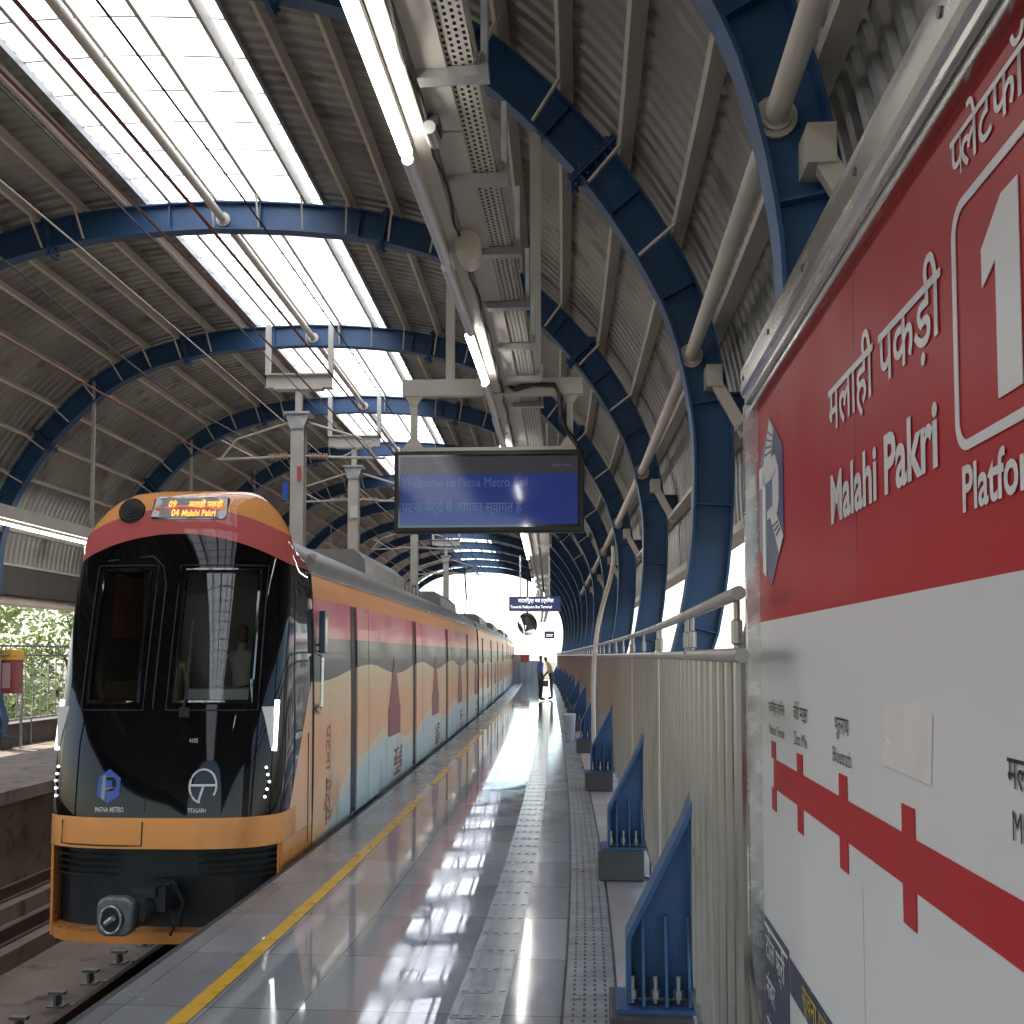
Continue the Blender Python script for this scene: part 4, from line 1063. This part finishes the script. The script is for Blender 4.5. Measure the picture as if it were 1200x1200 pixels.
# cab interior
g = MB(); g.box(-.86, .86, 1.9, 1.93, -.0, 2.7); g.build('cab_rear_wall', 'cab_grey', tc_)
g = MB(); g.box(-.52, -.45, 1.2, 1.25, .8, 2.5); g.build('grab_pole', 'orange_paint', tc_)
g = MB(); g.box(-.9, .9, .28, .95, .95, 1.28); g.box(.15, .72, .34, .9, 1.281, 1.42); g.build('driver_desk', 'cab_white', tc_)
g = MB(); g.box(-.45, -.10, 1.86, 1.899, .3, 2.3); g.build('cab_door', 'cab_white', tc_)
# destination display and horn grille
def slab(poly, out, mat, name, thick=.02):
    g = MB(); n = len(poly); f = [Vector(fp(x, z, out)) for x, z in poly]; b = [Vector(fp(x, z, out - thick)) for x, z in poly]
    g.add(f + b, [tuple(range(n))] + [(i, n + i, n + (i + 1) % n, (i + 1) % n) for i in range(n)]); return g.build(name, mat, tc_)
dsp = slab(rrect(-.28, .38, 2.87, 3.085, .04, 4), .008, 'black_gloss', 'destination_display')
slab([(-.21, 2.885), (.31, 2.885), (.28, 3.07), (-.21, 3.07)], .0095, 'train_grey', 'display_screen', .001)
def tilt(z): return Matrix.Rotation(-math.atan2(yf(z + .05) - yf(z - .05), .1), 4, 'X')
for tx, sz, x, z in (('09', .095, -.14, 2.985), ('04', .095, -.10, 2.90), ('मलाही पकड़ी', .085, .04, 2.985), ('Malahi Pakri', .085, -.01, 2.90)):
    p_ = fp(x, z, .013); lettering(tx, sz, 'led_orange', tc_, p_[0], p_[1], p_[2], 'LEFT', .02, sx=.72, rot=tilt(z))
g = MB(); p_ = Vector(fp(-.455, 2.945, -.005)); nrm = Vector((-.12, -.95, .28)).normalized(); g.disc(p_ + nrm * .012, nrm, .115, .04, 24, 0); g.build('horn_grille', 'rubber', tc_, smooth=False)
g = MB(); 
for q in (.09, .06, .03): g.tube([p_ + nrm * .034 + (Vector((nrm.y, -nrm.x, 0)).normalized() * math.cos(a) + Vector((0, .35, .93)) * math.sin(a)) * q for a in [2 * math.pi * k / 20 for k in range(21)]], .006, 5)
g.build('grille_rings', 'dark_steel', tc_)
# lower front: orange valance, black coupler pocket, louvres
def low(x, out=0): u = abs(x) / .96; return .10 + .32 * (1 - math.sqrt(max(0, 1 - u ** 3.6))) - out
g = MB(); xs = [-.945, -.93, -.88, -.8, -.6, -.3, 0, .3, .6, .8, .88, .93, .945]
g.grid([[(x, low(x) + (.0 if z > -.5 else .02), z) for x in xs] for z in (-.60, -.50)])
g.add([(x, low(x) + .02, -.60) for x in xs] + [(x, 1.3, -.60) for x in xs], [(i, i + 1, len(xs) + i + 1, len(xs) + i) for i in range(len(xs) - 1)])
g.grid([[(x, low(x), -.50), (x, low(x) + .3, -.498)] for x in xs])
for sg in (-1, 1): g.box(min(sg * .948, sg * .967), max(sg * .948, sg * .967), .36, 1.36, -.60, .168); g.box(min(sg * .93, sg * .9475), max(sg * .93, sg * .9475), .33, .40, -.5, .168)
g.build('valance', 'orange_paint', tc_)
g = MB(); g.grid([[(x, low(x) + .16, z) for x in xs] for z in (-.50, .168)]); g.grid([[(x, low(x) + .16, .168), (x, max(low(x) - .06, .0), .167)] for x in xs]); g.build('coupler_pocket', 'black_matte', tc_)
for x0, x1 in ((-.93, -.40), (.34, .93)):
    g = MB()
    for q in range(5):
        z = .155 - q * .052
        rows = [[(x, low(x) + .02, z), (x, low(x) + .07, z - .028), (x, low(x) + .11, z - .026)] for x in [x0 + (x1 - x0) * i / 6 for i in range(7)]]; g.grid(rows)
    g.build('louvre', 'cast_steel', tc_, fix=False)
slabp = [(-.80, .115), (-.10, .115), (-.10, .30), (-.80, .30)]
g = MB(); pts = [Vector(fp(x, z, .0035)) for x, z in [(-.76, .38), (-.76, .20), (-.65, .198), (-.5, .197), (-.40, .196), (-.3, .195), (-.2, .195), (-.07, .195), (-.07, .38)]]; g.tube(pts, .006, 5); g.build('hatch_seam', 'rubber', tc_)
# coupler
g = MB(); cz = -.25; cx = -.09
g.prism(rrect(cx - .14, cx + .14, cz - .15, cz + .14, .08, 5), lambda a, b, k: (a, -.42 + .10 * (1 - k), b)); g.build('coupler_head', 'cast_steel', tc_, bevel=.02)
g = MB(); g.tube([(cx + .10, -.33, cz), (cx + .15, -.05, cz), (cx + .15, .3, cz)], [.11, .12, .10], 14); g.box(cx + .06, cx + .24, -.25, .1, cz + .10, cz + .17); g.box(cx + .20, cx + .30, -.2, .05, cz - .02, cz + .16); g.build('coupler_shank', 'dark_steel', tc_, smooth=False)
g = MB(); g.tube([(cx - .02, -.425, cz - .02), (cx - .02, -.435, cz - .02)], .095, 20); g.build('coupler_socket', 'rubber', tc_)
g = MB(); g.tube([(cx - .02 + .08 * math.cos(a), -.44, cz - .02 + .10 * math.sin(a)) for a in [2 * math.pi * k / 20 for k in range(21)]], .010, 6); g.tube([(cx - .06, -.43, cz - .05), (cx + .01, -.46, cz)], .022, 8); g.build('coupler_ring', 'galv', tc_)
g = MB(); g.tube([(cx + .25, -.1, cz + .15), (cx + .36, -.22, cz + .22), (cx + .42, -.15, cz + .05), (cx + .38, -.1, cz - .15)], .016, 6); g.tube([(cx + .3, -.1, cz - .02), (cx + .38, -.2, cz - .12), (cx + .33, -.16, cz - .2)], .012, 6); g.build('coupler_hose', 'rubber', tc_)
# each corner: led cluster, and above it a glowing strip imitating a reflection
for sg in (-1, 1):
    g = MB(); g.tube([Vector(fp(sg * .905, z, .008)) for z in (.92, 1.05, 1.2, 1.33)], .022, 8); g.build('corner_reflection', 'lamp_glint_white', tc_, smooth=True)
    g = MB()
    for q in range(5): g.ball(fp(sg * (.885 - .012 * abs(q - 2)), .56 + q * .058, .010), .012, 8, 6)
    g.tube([Vector(fp(sg * (.885 - .012 * abs(q - 2)), .56 + q * .058, .004)) for q in range(5)], .010, 5, 1); g.build('marker_light', ['lamp_glint_white', 'black_gloss'], tc_)
# emblems
def fslab(poly, mat, name, out): return slab(poly, out, mat, name, .0015)
fslab([(-.365, .52), (-.27, .58), (-.27, .72), (-.365, .79), (-.455, .72), (-.455, .58)], 'emblem_blue', 'operator_emblem', .003)
fslab([(-.42, .56), (-.39, .54), (-.39, .74), (-.42, .74)], 'black_gloss', 'emblem_mark', .005); fslab([(-.389, .725), (-.33, .725), (-.305, .69), (-.305, .65), (-.33, .62), (-.389, .62), (-.389, .645), (-.34, .645), (-.335, .70), (-.389, .70)], 'black_gloss', 'emblem_mark', .005)
p_ = fp(-.46, .455, .016); lettering('PATNA METRO', .055, 'letter_white', tc_, p_[0], p_[1], p_[2], 'LEFT', .02, sx=.62)
g = MB(); a_ = [2 * math.pi * k / 28 for k in range(24)]
ring = [Vector(fp(.40 + .105 * math.cos(q - .6), .66 + .13 * math.sin(q - .6), .006)) for q in a_]; g.tube(ring, .009, 5); g.tube([Vector(fp(.30, .665, .008)), Vector(fp(.50, .665, .008))], .010, 5); g.tube([Vector(fp(.405, .66, .008)), Vector(fp(.37, .53, .008))], .010, 5); g.build('maker_emblem', 'letter_white', tc_)
p_ = fp(.29, .455, .014); lettering('TITAGARH', .05, 'letter_white', tc_, p_[0], p_[1], p_[2], 'LEFT', .01, sx=.62)
p_ = fp(.27, 1.0, .012); lettering('4105', .05, 'letter_white', tc_, p_[0], p_[1], p_[2], 'LEFT', .0, sx=.72)
# cab side: door seam, mirror, grab rail, service hatch
def sx_(z): 
    for a, b in zip(BODY, BODY[1:]):
        if a[1] <= z <= b[1]: return a[0] + (b[0] - a[0]) * (z - a[1]) / (b[1] - a[1])
g = MB(); g.tube([(sx_(z) - .002, 1.37, z) for z in (-.1, .5, 1.2, 2.0, 2.44)], .016, 6); g.build('cab_joint', 'rubber', tc_)
g = MB(); g.tube([(sx_(z), 1.20, z) for z in (.02, .5, .95)] + [(sx_(.95), 1.2, 1.0)], .007, 6); g.tube([(sx_(z), 1.95, z) for z in (.05, .5)], .006, 6); g.build('hatch_seam', 'rubber', tc_)
g = MB(); g.box(.985, 1.045, 1.50, 1.62, 1.72, 2.12); g.tube([(.96, 1.56, 1.8), (1.0, 1.56, 1.8)], .015, 6); g.build('mirror', 'mirror_blue', tc_, bevel=.02)
g = MB(); g.tube([(.965, 1.50, 1.74), (1.02, 1.50, 1.68), (1.02, 1.48, 1.22), (.96, 1.48, 1.16)], .018, 8); g.disc((.99, 1.46, 1.2), (1, 0, 0), .05, .05, 12); g.build('grab_rail', 'bright_steel', tc_, smooth=True)
g = MB(); g.disc((.935, 1.26, 2.17), (1, 0, .1), .05, .06, 14); g.build('marker_lamp', 'building_white', tc_)
lettering('पटना मेट्रो', .30, 'maroon_text', tc_, .9725, 1.92, 1.02, 'LEFT', .0, sx=.8, rot=Matrix.Rotation(rad(90), 4, 'Z') @ Matrix.Rotation(rad(90), 4, 'Y'))
# ---- following cars
c2 = car(1, S_T + 22.3, 21.3, 'second orange and grey car of the metro train, coupled behind the cab car', False)
c3 = car(2, S_T + 44.3, 19, 'third and farthest car of the metro train', False)
# pantograph on the second car
pg = thing('pantograph', MT[c2.name] @ Matrix.Translation((0, 6.5, 2.93)), 'raised pantograph on the roof of the second train car', 'pantograph')
g = MB(); g.tube([(0, 0, .12), (0, 1.0, .9), (0, .1, 1.95)], .03, 6); g.box(-.4, .4, -.3, .5, 0, .12); g.build('arm', 'dark_steel', pg)
g = MB(); g.tube([(-.55, .1, 1.85), (-.45, .1, 1.98), (.45, .1, 1.98), (.55, .1, 1.85)], .025, 6); g.build('bow', 'cast_steel', pg)

# ------------------------------------------------------------------ people
def person(mtx, label, joints, mats, hair=True, pose_head=None, kx=.72):
    """joints: dict name -> (x, y, z, r); chains of edges; one skinned body mesh"""
    chains = [('pelvis', 'waist'), ('waist', 'chest'), ('chest', 'neck'), ('neck', 'chin'), ('chin', 'head'), ('head', 'crown')]
    for sd_ in 'lr':
        chains += [('pelvis', 'hip' + sd_), ('hip' + sd_, 'knee' + sd_), ('knee' + sd_, 'ankle' + sd_), ('ankle' + sd_, 'toe' + sd_),
                   ('chest', 'sh' + sd_), ('sh' + sd_, 'el' + sd_), ('el' + sd_, 'wr' + sd_), ('wr' + sd_, 'hand' + sd_)]
    names = list(joints); idx = {n_: i for i, n_ in enumerate(names)}
    me = bpy.data.meshes.new('person'); me.from_pydata([joints[n_][:3] for n_ in names], [(idx[a], idx[b]) for a, b in chains], [])
    ob = bpy.data.objects.new('person_tmp', me); COL.objects.link(ob)
    ob.modifiers.new('skin', 'SKIN'); sub = ob.modifiers.new('sub', 'SUBSURF'); sub.levels = 2; sub.render_levels = 2
    for i, n_ in enumerate(names):
        me.skin_vertices[0].data[i].radius = (joints[n_][3], joints[n_][3] * .85); me.skin_vertices[0].data[i].use_root = (n_ == 'pelvis')
    bpy.context.view_layer.update()
    m2 = bpy.data.meshes.new_from_object(ob.evaluated_get(bpy.context.evaluated_depsgraph_get()))
    bpy.data.objects.remove(ob)
    for mm in mats: m2.materials.append(M[mm])      # 0 shirt 1 trousers 2 skin 3 shoe 4 hair
    J = {n_: Vector(joints[n_][:3]) for n_ in names}
    def seg(p, a, b):
        d = b - a; t_ = max(0, min(1, (p - a).dot(d) / max(1e-9, d.dot(d)))); return (p - a - d * t_).length
    for pl in m2.polygons:
        c = pl.center; best = None
        for a, b in chains:
            dd = seg(c, J[a], J[b]) - (joints[a][3] + joints[b][3]) * .35
            if best is None or dd < best[0]: best = (dd, a, b)
        a, b = best[1], best[2]
        if a.startswith(('ankle',)): mi = 3
        elif a.startswith(('hip', 'knee')) or (a == 'pelvis'): mi = 1
        elif a.startswith(('wr',)) or a in ('neck', 'chin', 'head') or (a.startswith('el') and (c - J[a]).length > .07): mi = 2
        else: mi = 0
        if a in ('chin', 'head') and ((c - J['head']).dot(pose_head or Vector((0, 1, .55))) > .02): mi = 4
        pl.material_index = mi; pl.use_smooth = True
    m2.transform(Matrix.Diagonal((kx, 1, 1, 1)))
    o = bpy.data.objects.new('person', m2); COL.objects.link(o); o.matrix_local = mtx
    return tag(o, label, 'person')
def standing(lean=0.):
    j = {'pelvis': (0, 0, .93, .125), 'waist': (0, .01, 1.08, .12), 'chest': (0, .0, 1.32, .145), 'neck': (0, 0, 1.47, .055), 'chin': (0, -.01, 1.53, .062), 'head': (0, -.005, 1.62, .088), 'crown': (0, .01, 1.69, .06)}
    for sd_, g in (('l', -1), ('r', 1)):
        j.update({'hip' + sd_: (g * .09, 0, .86, .092), 'knee' + sd_: (g * .095, -.01, .48, .062), 'ankle' + sd_: (g * .10, .02, .09, .045), 'toe' + sd_: (g * .11, -.14, .04, .042),
                  'sh' + sd_: (g * .185, 0, 1.40, .062), 'el' + sd_: (g * .225, .03, 1.13, .045), 'wr' + sd_: (g * .22, -.03, .88, .034), 'hand' + sd_: (g * .215, -.05, .78, .032)})
    return j
ms = ['shirt_blue', 'trousers', 'skin', 'rubber', 'hair']
person(F(38.6, -.75, .004) @ Matrix.Rotation(rad(70), 4, 'Z') , 'standing man in blue shirt and dark trousers at the far end of the platform', standing(), ms, kx=.85)
j = standing()
# leaning forward, hands at a bag on the railing side
j.update({'waist': (0, -.03, 1.07, .13), 'chest': (0, -.10, 1.29, .155), 'neck': (0, -.17, 1.43, .055), 'chin': (0, -.21, 1.48, .062), 'head': (0, -.23, 1.565, .09), 'crown': (0, -.24, 1.64, .06)})
for sd_, g in (('l', -1), ('r', 1)):
    j.update({'sh' + sd_: (g * .185, -.11, 1.37, .065), 'el' + sd_: (g * .24, -.12, 1.10, .05), 'wr' + sd_: (g * .14, -.27, .92, .036), 'hand' + sd_: (g * .10, -.32, .84, .034)})
person(F(39.4, -.34, .004) @ Matrix.Rotation(rad(-90), 4, 'Z'), 'man in pale yellow shirt leaning forward over a bag, far along beside the railing', j, ['shirt_yellow', 'shorts_grey', 'skin', 'rubber', 'hair'], kx=.95, pose_head=Vector((0, .6, .8)))
t = thing('shoulder_bag', F(39.4, -.56, .50), 'brown bag held low in front of the man in the yellow shirt', 'bag')
g = MB(); g.box(-.10, .10, -.12, .12, 0, .24); g.build('body', 'bag_brown', t, bevel=.03)
g = MB(); g.tube([(-.08, 0, .24), (-.04, 0, .34), (.04, 0, .34), (.08, 0, .24)], .012, 6); g.build('strap', 'bag_brown', t, smooth=True)
# driver and passenger behind the windscreens
js = standing()
for sd_, g in (('l', -1), ('r', 1)):
    js.update({'knee' + sd_: (g * .11, -.38, .86, .066), 'ankle' + sd_: (g * .11, -.36, .46, .05), 'toe' + sd_: (g * .11, -.5, .42, .042), 'hip' + sd_: (g * .1, -.06, .88, .095), 'el' + sd_: (g * .25, -.12, 1.13, .048), 'wr' + sd_: (g * .17, -.34, 1.1, .036), 'hand' + sd_: (g * .15, -.43, 1.1, .034)})
person(MT[tc_.name] @ Matrix.Translation((.34, 1.25, .30)), 'seated train driver in a pale shirt behind the right windscreen', js, ['shirt_white', 'trousers', 'skin', 'rubber', 'hair'])
person(MT[tc_.name] @ Matrix.Translation((-.36, 1.35, .22)), 'standing figure in a pale yellow shirt behind the left windscreen', standing(), ['shirt_yellow', 'trousers', 'skin', 'rubber', 'hair'])

# ------------------------------------------------------------------ trees and buildings beyond
def tree(x, y, h, r, label, mat, nleaf=5200):
    t = thing('tree', Matrix.Translation((x, y, -9)), label, 'tree', 'trees behind the opposite platform')
    g = MB(); g.tube([(0, 0, 0), (.1, 0, h * .3), (-.1, .1, h * .6), (.1, 0, h * .85)], [.28, .22, .15, .05], 8)
    blobs = []
    for i in range(16):
        a = random.uniform(0, 6.28); zz = h * random.uniform(.42, .95); rr = r * random.uniform(.25, .85) * (1 - .5 * abs(zz / h - .65))
        c = Vector((math.cos(a) * rr, math.sin(a) * rr, zz)); blobs.append((c, r * random.uniform(.26, .46)))
        g.tube([(0, 0, zz * .72), (c * .5) + Vector((0, 0, zz * .42)), c], [.10, .06, .02], 5)
    g.build('trunk', 'bark', t, smooth=True)
    g = MB()
    for i in range(nleaf):
        c, br = random.choice(blobs); d = Vector((random.gauss(0, 1), random.gauss(0, 1), random.gauss(0, 1))).normalized() * br * random.uniform(.35, 1.05)
        p_ = c + d; u = Vector((random.gauss(0, 1), random.gauss(0, 1), random.gauss(0, .6))).normalized(); v_ = u.cross(Vector((random.gauss(0, 1), random.gauss(0, 1), random.gauss(0, 1)))).normalized()
        sz = random.uniform(.07, .16); g.add([p_ - u * sz, p_ + v_ * sz * .45, p_ + u * sz, p_ - v_ * sz * .45], [(0, 1, 2, 3)])
    g.build('crown', mat, t, fix=False)
tree(-13.6, 25, 14, 3.0, 'light green leafy tree right behind the left railing, nearest the train', 'leaf_light', 8000)
tree(-17.2, 28, 14.5, 3.4, 'light green leafy tree farther left behind the opposite platform', 'leaf_light', 8000)
tree(-15.0, 36, 15.5, 3.6, 'darker green tree standing farther back behind the light green trees', 'leaf_dark', 6000)
tree(-22.0, 38, 15, 3.8, 'dark green tree at the far left beyond the opposite platform', 'leaf_dark', 5000)
def building(x, y, wx, wy, h, fl, label, mat):
    t = thing('apartment_block', Matrix.Translation((x, y, -9)), label, 'building', 'buildings right of the station')
    g = MB(); g.box(0, wx, 0, wy, 0, h); g.build('walls', mat, t)
    g = MB(); g.box(-.3, wx + .3, -.3, wy + .3, h, h + .5); g.build('roof_slab', 'building_pink', t)
    for i in range(fl):
        z = 1.2 + i * 3.1
        g = MB(); g.box(-.35, -.01, -.0, wy, z - .9, z - .6); g.build('ledge', 'building_pink', t)
        for k in range(int(wy / 3)):
            g = MB(); g.box(-.06, .05, 1 + k * 3, 2.3 + k * 3, z, z + 1.4); g.build('window', 'window_dark', t)
building(15, 26, 9, 22, 13.2, 4, 'pale apartment block with pink ledges seen between the right columns', 'building_white')
building(22, 60, 12, 24, 16.5, 5, 'taller pale apartment block behind the first one on the right', 'building_white')
